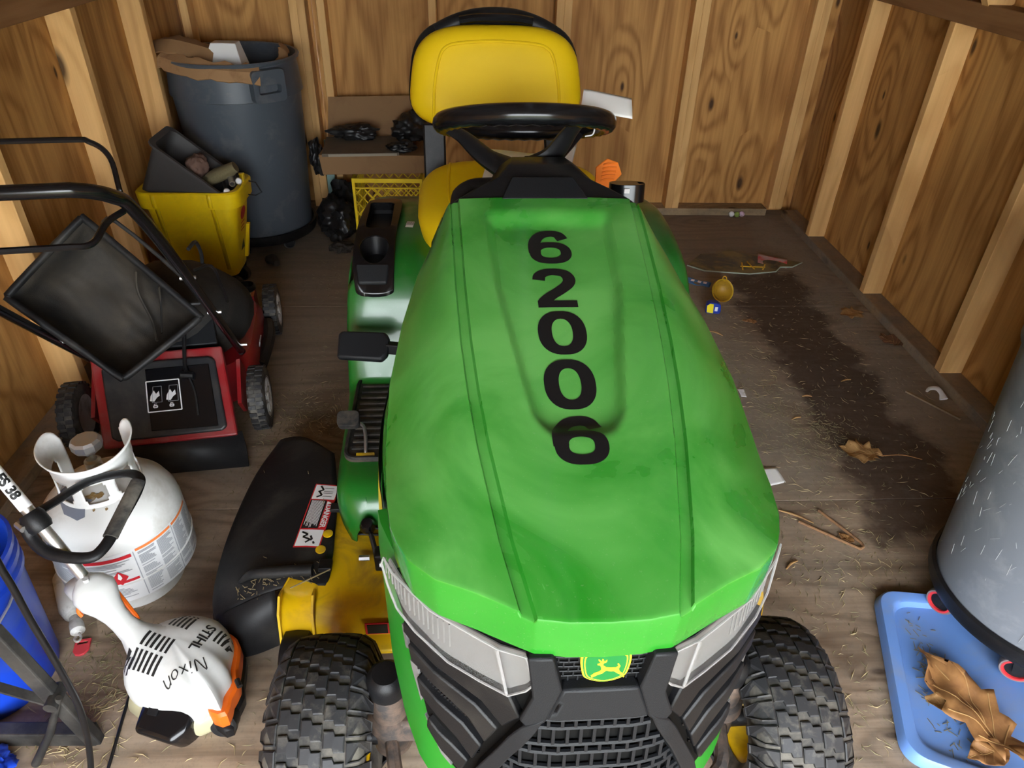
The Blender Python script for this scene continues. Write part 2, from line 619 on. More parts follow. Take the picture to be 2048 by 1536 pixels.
# gambrel roof: the boards are dark, only the eaves come into view
roof = struct('ceiling')
def slope(a, b_):
    n = 9
    for k in range(n):
        p0 = (lerp(a[0], b_[0], k / n), lerp(a[1], b_[1], k / n))
        p1 = (lerp(a[0], b_[0], (k + 0.985) / n), lerp(a[1], b_[1], (k + 0.985) / n))
        d = Vector((p1[1] - p0[1], 0, -(p1[0] - p0[0]))).normalized() * 0.015
        if d.z < 0:
            d = -d
        vs = [(p[0] + o.x, y, p[1] + o.z) for y in (Y0 - 0.15, YB + 0.1) for p in (p0, p1) for o in (Vector((0, 0, 0)), d)]
        MB().add(vs, [(0, 1, 3, 2), (4, 6, 7, 5), (0, 4, 5, 1), (2, 3, 7, 6), (0, 2, 6, 4), (1, 5, 7, 3)]).build('roof_board', 'roof', roof, smooth=0)
slope((XL - 0.02, 1.23), (-0.75, 2.27))
slope((-0.75, 2.27), (0.206, 2.64))
slope((1.162, 2.27), (0.206, 2.64))
slope((XR + 0.02, 1.23), (1.162, 2.27))
for y in (3.26, 2.65, 2.04, 1.43, 0.82, 0.21, -0.3, -0.9):
    mb = MB()
    pts = [(XL + 0.03, 1.20), (-0.74, 2.21), (0.206, 2.57), (1.152, 2.21), (XR - 0.03, 1.20)]
    for a, b_ in zip(pts[:-1], pts[1:]):
        mb.bar((a[0], y, a[1]), (b_[0], y, b_[1]), 0.038, 0.085, up=(0, 0, 1))
    mb.build('rafter', 'stud', roof, smooth=0)
# unseen ground outside the open front, added to bounce daylight inside
MAT['ground'] = pbr('lawn_and_gravel', (0.20, 0.22, 0.13), 0.9, dirt=(0.32, 0.28, 0.2), dirt_scale=1.5)
g = MB().box((0.2, -11.3, -0.16), (40, 20, 0.1)).build('ground', 'ground')
tag(g, kind='structure')
# ================================================================== riding mower
def dusty_paint(name, col, dust, rough=0.22, lo=0.45, hi=0.6, scale=5.0, amt=0.5):
    """glossy paint under a thin, patchy film of dust"""
    m, nt, b = _new(name)
    vec = _coords(nt, (1, 1, 1), rnd=False)
    n = _noise(nt, vec, scale, 5, 0.55, 0.8)
    f = _ramp(nt, n, lo, hi)
    fine = _noise(nt, vec, 260, 2, 0.6)
    sp = _ramp(nt, fine, 0.66, 0.74)
    geo = nt.nodes.new('ShaderNodeNewGeometry')
    sn = nt.nodes.new('ShaderNodeSeparateXYZ')
    nt.links.new(geo.outputs['Normal'], sn.inputs[0])
    f = _math(nt, 'MULTIPLY', f, _math(nt, 'ADD', 0.12, _math(nt, 'MULTIPLY', _ramp(nt, sn.outputs[2], 0.15, 0.8), 0.88)))   # dust settles on what faces up
    f2 = _math(nt, 'MULTIPLY', f, amt)
    c = _mix(nt, f2, col, dust)
    c = _mix(nt, _math(nt, 'MULTIPLY', sp, 0.10), c, (0.5, 0.48, 0.4))
    nt.links.new(c, b.inputs['Base Color'])
    mr = nt.nodes.new('ShaderNodeMapRange')
    mr.inputs['To Min'].default_value = rough
    mr.inputs['To Max'].default_value = rough + 0.28
    nt.links.new(f, mr.inputs['Value'])
    nt.links.new(mr.outputs[0], b.inputs['Roughness'])
    b.inputs['Coat Weight'].default_value = 0.3
    b.inputs['Coat Roughness'].default_value = 0.12
    return m

MAT['green'] = dusty_paint('green_hood_plastic', (0.014, 0.205, 0.012), (0.15, 0.46, 0.10), scale=3.2, lo=0.36, hi=0.62, amt=0.8)
MAT['green_dk'] = dusty_paint('green_body_paint', (0.009, 0.135, 0.014), (0.08, 0.17, 0.08), rough=0.3, amt=0.4)
MAT['yellow'] = dusty_paint('yellow_paint', (0.70, 0.44, 0.004), (0.20, 0.13, 0.035), rough=0.35, scale=11, lo=0.48, hi=0.72, amt=0.8)
MAT['vinyl'] = pbr('yellow_vinyl', (0.74, 0.50, 0.006), 0.5, grain=0.25, grain_scale=500, spec=0.22)
MAT['black_pl'] = pbr('black_plastic', (0.007, 0.007, 0.008), 0.42, dirt=(0.024, 0.022, 0.020), dirt_scale=9, grain=0.3, grain_scale=600, spec=.3)
MAT['black_gl'] = pbr('black_gloss', (0.005, 0.005, 0.006), 0.2)
MAT['grey_pl'] = pbr('charcoal_plastic', (0.011, 0.012, 0.014), 0.45, grain=0.4, grain_scale=700, spec=.25)
MAT['chute_pl'] = pbr('dusty_black_plastic', (0.011, 0.011, 0.012), 0.5, dirt=(0.055, 0.050, 0.043), dirt_scale=5,
                      dirt_range=(0.48, 0.8), grain=0.3, grain_scale=300, spec=.3)
MAT['rubber'] = pbr('tyre_rubber', (0.016, 0.016, 0.017), 0.75, dirt=(0.15, 0.135, 0.11), dirt_scale=14, dirt_range=(0.38, 0.70))
MAT['rubber_lug'] = pbr('tyre_tread_rubber', (0.017, 0.017, 0.019), 0.58, dirt=(0.10, 0.09, 0.075), dirt_scale=30, dirt_range=(0.52, 0.75))
MAT['lens'] = pbr('hazy_clear_plastic', (0.34, 0.33, 0.32), 0.10, alpha=0.07, spec=0.5)
MAT['lens_edge'] = pbr('clear_plastic_edge', (0.40, 0.39, 0.385), 0.2, alpha=0.6)
MAT['reflector'] = pbr('grey_reflector', (0.185, 0.18, 0.175), 0.35, metal=0.2)
MAT['decal_black'] = pbr('black_vinyl_decal', (0.006, 0.006, 0.007), 0.35)
MAT['white'] = pbr('white_print', (0.78, 0.78, 0.78), 0.5)
MAT['red_print'] = pbr('red_print', (0.55, 0.02, 0.025), 0.5)
MAT['black_print'] = pbr('black_print', (0.01, 0.01, 0.01), 0.5)
MAT['grey_print'] = pbr('grey_print', (0.25, 0.25, 0.26), 0.5)
MAT['steel'] = pbr('steel', (0.5, 0.5, 0.5), 0.35, metal=0.9)
MAT['rust_iron'] = pbr('grimy_iron', (0.035, 0.03, 0.028), 0.7, dirt=(0.13, 0.085, 0.06), dirt_scale=18, dirt_range=(0.42, 0.62), grain=0.6, grain_scale=120)
MAT['emblem_green'] = pbr('emblem_green', (0.006, 0.16, 0.03), 0.3)
MAT['emblem_yellow'] = pbr('emblem_yellow', (0.85, 0.70, 0.02), 0.35)
MAT['mat_rubber'] = pbr('muddy_mat', (0.010, 0.010, 0.010), 0.75, dirt=(0.06, 0.047, 0.034), dirt_scale=16, dirt_range=(0.42, 0.62))
MAT['orange'] = pbr('orange_plastic', (0.9, 0.22, 0.015), 0.4)

YAW = math.atan(0.02)
T = thing('riding_mower', 'green and yellow riding lawn mower with black 62006 on its hood', 'riding mower', (0.155, 0.52, 0), YAW)

HL = 0.83                                   # hood length
def hz(y):
    return 0.80 + 0.27 * y - 0.035 * y * y
def h_w(y):
    return interp(y, [0, .14, .22, .32, .44, .58, .714, .83], [.262, .262, .275, .283, .284, .270, .247, .215])
def h_front(x):
    return interp(abs(x), [0, .05, .09, .15, .2, .235, .255, .262], [-.005, -.003, .004, .041, .067, .1, .135, .16])
def h_ridge(y):
    return interp(y, [0, .044, .1, .166, .245, .343, .445, .588, .83], [.093, .103, .116, .127, .140, .152, .161, .169, .178])
def hood_z(x, y):
    a = abs(x)
    r, w = h_ridge(y), h_w(y)
    z = hz(y)
    if a < r:
        z += 0.004 * (1 - (a / r) ** 2)
    else:
        t = min(1.0, (a - r) / max(1e-4, w - r))
        drop = lerp(0.034, 0.078, sstep(0.08, 0.34, y))
        z -= drop * t ** 1.7
    # scoop panel
    hw = interp(y, [.24, .256, .30, .40, .585, .76, .83], [.030, .052, .073, .088, .115, .122, .128])
    m = sstep(0.0, 0.02, hw - a) * sstep(0.25, 0.29, y) * (1 - sstep(0.75, 0.79, y))
    z -= 0.016 * m
    # moulded grooves along the shoulders
    e = abs(a - r)
    if e < 0.0115:
        z -= 0.0075 * (1 - sstep(0.0062, 0.0098, e))
    return z

OFFS = [-.016, -.0115, -.0095, -.0065, -.0035, 0.0, .0035, .0065, .0095, .0115, .016]
def h_cols():
    """columns: (kind, value) - fractions inside, offsets at the groove, fractions outside"""
    half = [('in', k / 34) for k in range(34)] + [('off', o) for o in OFFS] + [('out', (k + 1) / 30) for k in range(30)]
    return [(-1,) + c for c in half[:0:-1]] + [(1,) + c for c in half]
def hood_x(col, y):
    sg, kind, q = col
    r, w = h_ridge(y), h_w(y)
    if kind == 'in':
        return sg * q * (r - .018)
    if kind == 'off':
        return sg * (r + q)
    return sg * lerp(r + .018, w, q)
def hood_pt(col, v):
    y = h_front(hood_x(col, 0.02))
    y = lerp(y, HL, v)
    x = hood_x(col, y)
    return Vector((x, y, hood_z(x, y)))
hood_mb = MB()
HC = h_cols()
NU, NV = len(HC) - 1, 110
vv = [(j / NV) ** 1.15 for j in range(NV + 1)]
hv = [hood_pt(c, v) for v in vv for c in HC]
W_ = NU + 1
hood_mb.add(hv, [(j * W_ + i, j * W_ + i + 1, (j + 1) * W_ + i + 1, (j + 1) * W_ + i) for j in range(NV) for i in range(NU)])
HOOD_BVH = bvh_of(hood_mb)
# lip that turns down along the front and sides
edge = [hood_pt(HC[0], v) for v in reversed(vv)] + [hood_pt(c, 0) for c in HC[1:-1]] + [hood_pt(HC[-1], v) for v in vv]
rings = []
for off, dn in ((0, 0), (0.0018, 0.0012), (0.003, 0.004), (0.000, 1.0), (-0.006, 1.0)):
    ring = []
    for k, p in enumerate(edge):
        a, b_ = edge[max(0, k - 1)], edge[min(len(edge) - 1, k + 1)]
        t = (b_ - a); t.z = 0; t.normalize()
        n = Vector((t.y, -t.x, 0))
        d = dn if dn < 0.5 else lerp(p.z - 0.731, 0.03, sstep(0.12, 0.30, p.y))
        ring.append(p + n * off + Vector((0, 0, -d)))
    rings.append(ring)
hood_mb.loft(rings, closed=False, cap=False)
# rear edge thickness
rr = [hood_pt(c, 1) for c in HC]
hood_mb.loft([rr, [p + Vector((0, .006, -.004)) for p in rr], [p + Vector((0, .006, -.03)) for p in rr]], closed=False, cap=False)
hood = hood_mb.build('hood', 'green', T, smooth=28)

def ribbon(path, wid, closed=False):
    """flat band along a 2d path; wid(t, direction) gives its width"""
    n = len(path)
    vs, fs = [], []
    for k in range(n):
        a = path[(k - 1) % n] if closed else path[max(0, k - 1)]
        b_ = path[(k + 1) % n] if closed else path[min(n - 1, k + 1)]
        d = Vector((b_[0] - a[0], b_[1] - a[1], 0)).normalized()
        nn = Vector((-d.y, d.x, 0))
        w = wid * lerp(.80, 1.0, abs(d.y))
        p = Vector((path[k][0], path[k][1], 0))
        for q in (-.5, -.17, .17, .5):
            vs.append(p + nn * w * q)
    m = n if closed else n - 1
    for k in range(m):
        k2 = (k + 1) % n
        for q in range(3):
            fs.append((k * 4 + q, k2 * 4 + q, k2 * 4 + q + 1, k * 4 + q + 1))
    return MB().add(vs, fs)
def oval(cx, cy, rx, ry, a0=0, a1=360, n=40, p=2.35):
    out = []
    for k in range(n + (0 if a1 - a0 == 360 else 1)):
        a = math.radians(lerp(a0, a1, k / n))
        c_, s_ = math.cos(a), math.sin(a)
        out.append((cx + math.copysign(abs(c_) ** (2 / p), c_) * rx, cy + math.copysign(abs(s_) ** (2 / p), s_) * ry))
    return out
def digit(ch):
    if ch == '0':
        return ribbon(oval(0, 0, .29, .41), .232, True)
    if ch == '6':
        mb = ribbon(oval(.01, -.17, .29, .235), .205, True)
        P = [(.27, .22), (.20, .36), (.06, .41), (-.12, .37), (-.235, .24), (-.285, .05), (-.285, -.17)]
        q = ribbon([(v.x, v.y) for v in catmull([Vector((a, b_, 0)) for a, b_ in P], 6)], .228)
        return mb.add(q.v, q.f)
    P = [(-.285, .20), (-.25, .33), (-.12, .41), (.05, .415), (.20, .36), (.265, .22), (.22, .07), (.06, -.09), (-.10, -.22), (-.21, -.34), (-.25, -.42)]
    mb = ribbon([(v.x, v.y) for v in catmull([Vector((a, b_, 0)) for a, b_ in P], 6)], .228)
    q = ribbon([(-.345 + .69 * k / 10, -.425) for k in range(11)], .215)
    return mb.add(q.v, q.f)
for ch, yc in zip('62006', (0.693, 0.581, 0.472, 0.363, 0.252)):
    mb = digit(ch)
    mb.v = [(p[0] * .098 - .004, p[1] * .098 + yc, 0) for p in mb.v]
    mb.v = [(p[0], p[1], hood_z(p[0], p[1]) + 0.0012) for p in mb.v]
    o = mb.build('numeral', 'decal_black', hood, smooth=60, fix=False)
    o['label'] = 'black vinyl numeral ' + ch

# side panels with the yellow stripe
def side_pt(sx, y, t, d=0.0):
    w = h_w(y)
    zt = hood_z(w, y) - 0.020
    x = w - 0.009 + (0.020 * sstep(0, .14, t) + 0.026 * t ** 0.8) * lerp(.55, 1, sstep(.24, .40, y)) + d
    return Vector((sx * x, y, lerp(zt, lerp(.56, .47, sstep(.24, .40, y)), t)))
for sx in (-1, 1):
    mb = MB().grid(lambda u, v: side_pt(sx, lerp(0.245, 0.93, u), v), 24, 8)
    sp = mb.build('side_panel', 'green', T, smooth=50, solid=0.004)
    for t0, t1, y0, y1, m, d in ((0.18, 0.52, 0.252, 0.80, 'black_pl', 0.0052), (0.22, 0.46, 0.262, 0.78, 'emblem_yellow', 0.0062)):
        MB().grid(lambda u, v: side_pt(sx, lerp(y0, y1, u), lerp(t0, t1, v), d), 20, 2).build('stripe', m, sp, smooth=50)

# ---- front fascia, laid out along the plan outline (s) and height (z)
F_OUT = [(0, 0), (.05, 0), (.09, .006), (.15, .04), (.20, .07), (.24, .107), (.268, .15), (.288, .195), (.302, .25), (.312, .33)]
F_S = [0.0]
for a, b_ in zip(F_OUT[:-1], F_OUT[1:]):
    F_S.append(F_S[-1] + math.hypot(b_[0] - a[0], b_[1] - a[1]))
def fas(s, z, d=0.0):
    def at(q):
        a = abs(q)
        return Vector(((1 if q >= 0 else -1) * interp(a, F_S, [p[0] for p in F_OUT]), interp(a, F_S, [p[1] for p in F_OUT]), 0))
    p = at(s)
    t = (at(s + 0.012) - at(s - 0.012)).normalized()
    n = Vector((t.y, -t.x, 0))
    p = p + n * d
    return Vector((p.x, p.y + 0.014 - 0.03 * (0.72 - z) / 0.27, z))
def fas_poly(mb, poly, d0, d1, cuts=3, size=0.016):
    """polygon in (s, z) as a curved slab"""
    q = flat_poly(poly, cuts, size)
    cnt = {}
    for f in q.f:
        for k in range(3):
            e = (f[k], f[(k + 1) % 3])
            cnt[e] = 1
    n = len(q.v)
    vs = [fas(p[0], p[1], d1) for p in q.v] + [fas(p[0], p[1], d0) for p in q.v]
    fs = list(q.f) + [tuple(i + n for i in reversed(f)) for f in q.f]
    for (a, b_) in cnt:
        if (b_, a) not in cnt:
            fs.append((b_, a, a + n, b_ + n))
    mb.add(vs, fs)
    return mb
def mir(poly, s):
    return [(s * p[0], p[1]) for p in poly] if s > 0 else [(-p[0], p[1]) for p in poly][::-1]

green_half = [(0, .72), (.09, .735), (.30, .745), (.40, .75), (.43, .66), (.405, .59), (.375, .487), (.33, .40), (.287, .343), (.20, .31), (0, .30)]
front = MB()
for s in (1, -1):
    fas_poly(front, mir(green_half, s), -0.014, 0.0, 5, 0.03)
MAT['green_clean'] = pbr('green_fascia_plastic', (0.016, 0.20, 0.014), 0.35, dirt=(0.03, 0.19, 0.025), dirt_scale=4)
fascia = front.build('front_fascia', 'green_clean', T, smooth=35)
black_half = [(0, .735), (.09, .735), (.30, .735), (.315, .69), (.292, .655), (.266, .562), (.249, .485), (.214, .419), (.16, .372), (0, .36)]
blk = MB()
for s in (1, -1):
    fas_poly(blk, mir(black_half, s), -0.03, 0.007, 5, 0.03)
MAT['deep_black'] = pbr('deep_black_plastic', (0.003, 0.003, 0.003), 0.6, spec=.15)
grille = blk.build('grille', 'deep_black', T, smooth=35)
for s in (1, -1):
    # raised arms of the X
    fas_poly(MB(), mir([(.060, .735), (.088, .73), (.082, .66), (.094, .613), (.084, .597), (.064, .617), (.048, .677)], s), 0.0, 0.025, 3, 0.02).build('grille_bar', 'grey_pl', grille, smooth=30, bevel=0.003)
    fas_poly(MB(), mir([(.066, .622), (.090, .604), (.122, .535), (.158, .462), (.176, .405), (.158, .402), (.138, .448), (.105, .522)], s), 0.0, 0.026, 3, 0.02).build('grille_bar', 'grey_pl', grille, smooth=30, bevel=0.003)
    # swept slats
    for pts in ([(.094, .607), (.108, .640), (.15, .645), (.20, .652), (.275, .668), (.278, .645), (.20, .622), (.15, .605), (.118, .572)],
                [(.125, .562), (.16, .592), (.21, .610), (.270, .628), (.266, .600), (.21, .580), (.17, .556), (.145, .520)],
                [(.150, .508), (.18, .538), (.22, .558), (.258, .572), (.252, .540), (.22, .522), (.19, .498), (.165, .468)],
                [(.172, .458), (.20, .478), (.24, .50), (.243, .478), (.215, .448), (.185, .425)]):
        fas_poly(MB(), mir(pts, s), 0.0, 0.018, 3, 0.02).build('slat', 'black_pl', grille, smooth=30, bevel=0.003)
    # grey reflector slivers at the ends of the slats
    for pts in ([(.283, .640), (.292, .640), (.284, .600), (.277, .606)], [(.262, .585), (.275, .585), (.258, .515), (.252, .535)], [(.245, .485), (.252, .490), (.222, .430), (.205, .415), (.212, .440)]):
        fas_poly(MB(), mir(pts, s), 0.0, 0.011, 2, 0.02).build('reflector_sliver', 'reflector', grille, smooth=30)
    # fine mesh seen between the slats
    mb = MB()
    for (a, b_) in (((.12, .600), (.26, .640)), ((.14, .545), (.26, .595)), ((.16, .492), (.245, .535))):
        for k in range(26):
            t = k / 25
            sc_, zc = lerp(a[0], b_[0], t), lerp(a[1], b_[1], t)
            for dz in (-.012, -.004, .004):
                p = fas(s * sc_, zc + dz, 0.0085)
                mb.box(p, (0.0042, 0.0042, 0.0055))
    tag(mb.build('mesh_dimples', 'black_gl', grille, smooth=0), kind='stuff')
fas_poly(MB(), [(-.048, .677), (.048, .677), (.066, .618), (-.066, .618)], 0.0, 0.024, 3, 0.02).build('grille_bar', 'grey_pl', grille, smooth=30, bevel=0.004)
# lower grille of open cells
for k, z in enumerate((.607, .590, .556, .538, .506, .488, .458, .442)):
    w = interp(z, [.40, .615], [.160, .062])
    mb = MB()
    mb.tube([fas(lerp(-w, w, i / 12), z, 0.012) for i in range(13)], 0.0042, 6)
    mb.build('grille_rib', 'grey_pl', grille, smooth=50)
for z0, z1, n in ((.590, .607, 8), (.556, .590, 9), (.538, .556, 10), (.506, .538, 11), (.488, .506, 12), (.458, .488, 13), (.442, .458, 13)):
    w = interp((z0 + z1) / 2, [.40, .615], [.160, .062])
    for i in range(n):
        s_ = lerp(-w, w, (i + 0.5) / n)
        MB().bar(fas(s_, z0, 0.011), fas(s_, z1, 0.011), 0.0045, 0.008, up=(0, 1, 0)).build('grille_rib', 'grey_pl', grille, smooth=0)
# brick-pattern mesh either side of the badge
mb = MB()
for r in range(6):
    z = .727 - r * .0082
    w = interp(z, [.68, .727], [.047, .066])
    mb.tube([fas(lerp(-w, w, i / 8), z, 0.009) for i in range(9)], 0.0012, 5)
    for i in range(13):
        s_ = -0.072 + i * 0.0125 + (r % 2) * 0.006
        if abs(s_) < w:
            mb.bar(fas(s_, z, 0.009), fas(s_, z - .0082, 0.009), 0.002, 0.002, up=(0, 1, 0))
tag(mb.build('badge_mesh', 'grey_pl', grille, smooth=0), kind='stuff')
# badge: rounded shield with a leaping deer
def shield(w, h):
    pts = [(-.36, .5), (.36, .5), (.5, .38), (.47, -.1), (.36, -.36), (0, -.5), (-.36, -.36), (-.47, -.1), (-.5, .38)]
    P = catmull([Vector((p[0] * w, p[1] * h, 0)) for p in pts], 5, True)
    return [(p.x + 0.004, p.y + 0.707) for p in P]
badge = fas_poly(MB(), shield(.063, .052), 0.004, 0.016, 3, 0.01).build('badge', 'emblem_yellow', T, smooth=40)
badge['label'] = 'green and yellow leaping deer badge'
fas_poly(MB(), shield(.058, .050), 0.016, 0.0166, 3, 0.01).build('badge_field', 'emblem_green', badge, smooth=40)
fas_poly(MB(), shield(.054, .0465), 0.0166, 0.0169, 3, 0.01).build('badge_border', 'emblem_yellow', badge, smooth=40)
fas_poly(MB(), shield(.051, .0435), 0.0169, 0.0173, 3, 0.01).build('badge_field', 'emblem_green', badge, smooth=40)
deer = [(-.43, -.18), (-.40, -.26), (-.25, -.17), (-.12, -.12), (-.02, -.02), (.10, -.06), (.20, -.06), (.30, -.14), (.44, -.22), (.47, -.30), (.50, -.28),
        (.47, -.17), (.36, -.08), (.32, .02), (.36, .12), (.30, .22), (.27, .20), (.30, .12), (.24, .08), (.10, .08), (-.04, .10), (-.12, .17), (-.11, .24),
        (-.03, .28), (-.02, .36), (-.06, .33), (-.10, .29), (-.12, .38), (-.16, .40), (-.155, .30), (-.20, .34), (-.26, .40), (-.25, .33), (-.19, .27), (-.28, .22), (-.27, .18), (-.20, .17),
        (-.17, .10), (-.16, .0), (-.22, -.05), (-.34, -.10)]
mb = fas_poly(MB(), [(0.006 + p[0] * .046, .7045 + p[1] * .05) for p in deer][::-1], 0.0173, 0.0178, 1, 0.02)
mb.build('badge_deer', 'emblem_yellow', badge, smooth=0)

# headlights: clear lens over a grey reflector
hl = [(.318, .744), (.295, .737), (.222, .729), (.16, .722), (.125, .717), (.090, .724), (.081, .676), (.089, .663), (.110, .640), (.15, .643), (.20, .650), (.254, .667), (.290, .677), (.312, .70), (.325, .728)]
for s in (1, -1):
    lamp = fas_poly(MB(), mir(hl, s), 0.014, 0.019, 3, 0.014).build('headlight_lens', 'lens', T, smooth=30, bevel=0.0015)
    fas_poly(MB(), mir([(p[0] * .98 + .004, .7 + (p[1] - .7) * .93) for p in hl], s), 0.008, 0.010, 3, 0.014).build('reflector', 'reflector', lamp, smooth=40)
    fas_poly(MB(), mir([(.124, .715), (.130, .715), (.115, .643), (.109, .643)], s), 0.019, 0.0215, 2, 0.02).build('lens_rib', 'lens', lamp, smooth=30)
    MB().tube([fas(p[0], p[1], .0175) for p in mir(hl, s)], .0018, 6, closed=True).build('lens_rim', 'lens_edge', lamp)
    MB().tube([fas(s * a, b_, .0175) for a, b_ in ((.127, .716), (.112, .642))], .0022, 6).build('lens_rim', 'lens_edge', lamp)
    mb = MB()
    for k in range(16):
        s_ = .20 + k * .0085
        z0, z1 = interp(s_, [.15, .35], [.66, .71]), interp(s_, [.15, .35], [.705, .735])
        mb.bar(fas(s * s_, z0, 0.0105), fas(s * s_, z1, 0.0105), 0.002, 0.003, up=(0, 1, 0))
    tag(mb.build('reflector_flutes', 'reflector', lamp, smooth=0), kind='stuff')

# ---- dashboard and steering wheel
mb = MB()
def dsec(y, z, w0, w1, z0):
    return [Vector((-w0, y, z0)), Vector((-w1, y + .01, z - .012)), Vector((-w1 + .02, y + .014, z)), Vector((w1 - .02, y + .014, z)), Vector((w1, y + .01, z - .012)), Vector((w0, y, z0))]
mb.loft([dsec(.815, .985, .206, .198, .90), dsec(.825, 1.000, .205, .186, .90), dsec(.855, 1.010, .20, .152, .90), dsec(.885, 1.022, .19, .108, .90), dsec(.92, 1.035, .17, .086, .90), dsec(.97, 1.035, .15, .075, .90), dsec(1.04, 1.0, .15, .085, .80), dsec(1.06, .80, .15, .1, .6)], closed=True)
dash = mb.build('dash_console', 'black_pl', T, smooth=30, bevel=0.004)
MB().prism([(-.085, .0), (.085, .0), (.062, 1.0), (-.062, 1.0)], lambda x, t: (x, lerp(.826, .884, t), lerp(.996, 1.017, t)), lambda x, t: (x, lerp(.825, .883, t), lerp(1.0035, 1.0265, t))).build('dash_panel', 'grey_pl', dash, smooth=0, bevel=0.002)
MB().tube([(-.005, .92, .93), (-.01, 1.0, .975), (-.015, 1.04, .985)], [.05, .042, .04], 14).build('steering_column', 'black_pl', dash)

WC = Vector((-.02, 1.115, 1.068))
tilt = Matrix.Rotation(math.radians(-20.5), 4, 'X')
wheel = MB()
mb = MB()
n = 72
vs = []
ms = 14
for i in range(n):
    a = 2 * PI * i / n
    for k in range(ms):
        b_ = 2 * PI * k / ms
        r = 0.0225
        if math.sin(b_) < -0.5 and i % 2 == 0:
            r = 0.0200
        rho = 0.183 + r * math.cos(b_)
        vs.append(WC + tilt @ Vector((rho * math.cos(a), rho * math.sin(a), r * math.sin(b_))))
wheel.add(vs, [(i * ms + k, i * ms + (k + 1) % ms, ((i + 1) % n) * ms + (k + 1) % ms, ((i + 1) % n) * ms + k) for i in range(n) for k in range(ms)])
steer = wheel.build('steering_wheel', 'black_gl', T, smooth=50)
for L in ([(-.176, .03, -.004), (-.135, .0, -.03), (-.085, -.03, -.075), (-.02, -.04, -.108)], [(.10, -.148, -.008), (.085, -.11, -.028), (.055, -.07, -.07), (.0, -.045, -.105)], [(.14, .11, -.004), (.11, .07, -.03), (.06, .02, -.07), (.0, -.02, -.105)]):
    MB().tube([WC + tilt @ Vector(p) for p in L], [.014, .017, .023, .034], 12, smooth=6, flat=(1.3, .7)).build('spoke', 'black_pl', steer)
MB().lathe([(0, -.15), (.035, -.15), (.05, -.135), (.052, -.115), (.036, -.10), (0, -.098)], c=WC + tilt @ Vector((0, -.035, 0)), mat=tilt, seg=24).build('hub', 'black_pl', steer)

# ---- seat
seat = bpy.data.objects.new('seat', None); COL.objects.link(seat); seat.parent = T
seat.location = (-.045, 1.70, .757)
def pillow(w, h, rx, thick, n=40, m=14, p=3.2, top=1.0, dish=0.0, taper=0.0):
    """cushion with a superellipse outline in XY, face up along +Z"""
    vs, fs = [], []
    for j in range(m + 1):
        t = j / m
        rad = math.sin(t * PI / 2) if True else t
        for i in range(n):
            a = 2 * PI * i / n
            ca, sa = math.cos(a), math.sin(a)
            x = math.copysign(abs(ca) ** (2 / p), ca) * w / 2 * rad
            y = math.copysign(abs(sa) ** (2 / p), sa) * h / 2 * rad
            x *= 1 - taper * (y / h)
            z = thick * (max(0.0, 1 - rad ** 5)) ** 0.5
            z -= dish * (1 - rad ** 2) 
            vs.append(Vector((x, y, z)))
    for j in range(m):
        for i in range(n):
            i2 = (i + 1) % n
            fs.append((j * n + i, j * n + i2, (j + 1) * n + i2, (j + 1) * n + i))
    k = len(vs)
    last = [vs[m * n + i] for i in range(n)]
    vs += [Vector((q.x * .97, q.y * .97, -thick * .55)) for q in last]
    for i in range(n):
        i2 = (i + 1) % n
        fs.append((m * n + i, m * n + i2, k + i2, k + i))
    fs.append(tuple(k + i for i in range(n))[::-1])
    return MB().add(vs, fs)
# backrest: face toward the front (-Y), leaning back
RB = Matrix.Translation((-.01, .025, .280)) @ Matrix.Rotation(math.radians(-14), 4, 'X') @ Matrix.Rotation(PI / 2, 4, 'X')
def place(mb, m):
    return mb.xform(m)
back = place(pillow(.50, .285, 0, .072, n=56, m=16, p=3.4, dish=.008, taper=.16), RB).build('backrest', 'vinyl', seat, smooth=60)
mb = pillow(.512, .315, 0, .03, n=48, m=8, p=3.4, taper=.16)
place(mb, RB @ Matrix.Translation((0, .012, -.05))).build('backrest_shell', 'black_pl', seat, smooth=50)
# moulded grip on top of the shell
gp = [Vector((x, .180 - .045 * (abs(x) / .17) ** 2.2, .0)) for x in [-.17 + .34 * k / 20 for k in range(21)]]
place(MB().tube(gp, .025, 12), RB @ Matrix.Translation((0, -.014, -.02))).build('grip_rim', 'black_pl', seat)
place(MB().tube([(-.105, .150, .022), (-.05, .157, .024), (.05, .157, .024), (.105, .150, .022)], .012, 8, smooth=4), RB).build('grip_recess', 'black_gl', seat)
def ring_on(w, h, p, taper, zf, n=64, r=.003, a0=0, a1=360):
    pts = []
    for i in range(n + 1):
        a = math.radians(lerp(a0, a1, i / n))
        ca, sa = math.cos(a), math.sin(a)
        x = math.copysign(abs(ca) ** (2 / p), ca) * w / 2
        y = math.copysign(abs(sa) ** (2 / p), sa) * h / 2
        x *= 1 - taper * (y / h)
        pts.append((x, y, zf(x, y)))
    return pts
b_bvh = bvh_of(pillow(.50, .285, 0, .072, n=56, m=16, p=3.4, dish=.008, taper=.16))
def seam(pts, bv, mat, r, parent, name):
    P = []
    for p in pts:
        hit, nn, i, d = bv.ray_cast(Vector((p[0], p[1], 1)), Vector((0, 0, -1)))
        if hit is not None:
            P.append(hit)
    place(MB().tube(P, r, 8), mat).build(name, 'vinyl', parent)
sp_ = [(-.185, -.130), (-.180, -.03), (-.165, .045), (-.145, .077), (-.10, .089), (0, .094), (.10, .089), (.145, .077), (.165, .045), (.180, -.03), (.185, -.130)]
P = catmull([Vector((p[0], p[1], 0)) for p in sp_], 6)
seam(P, b_bvh, RB, .0045, seat, 'welt')
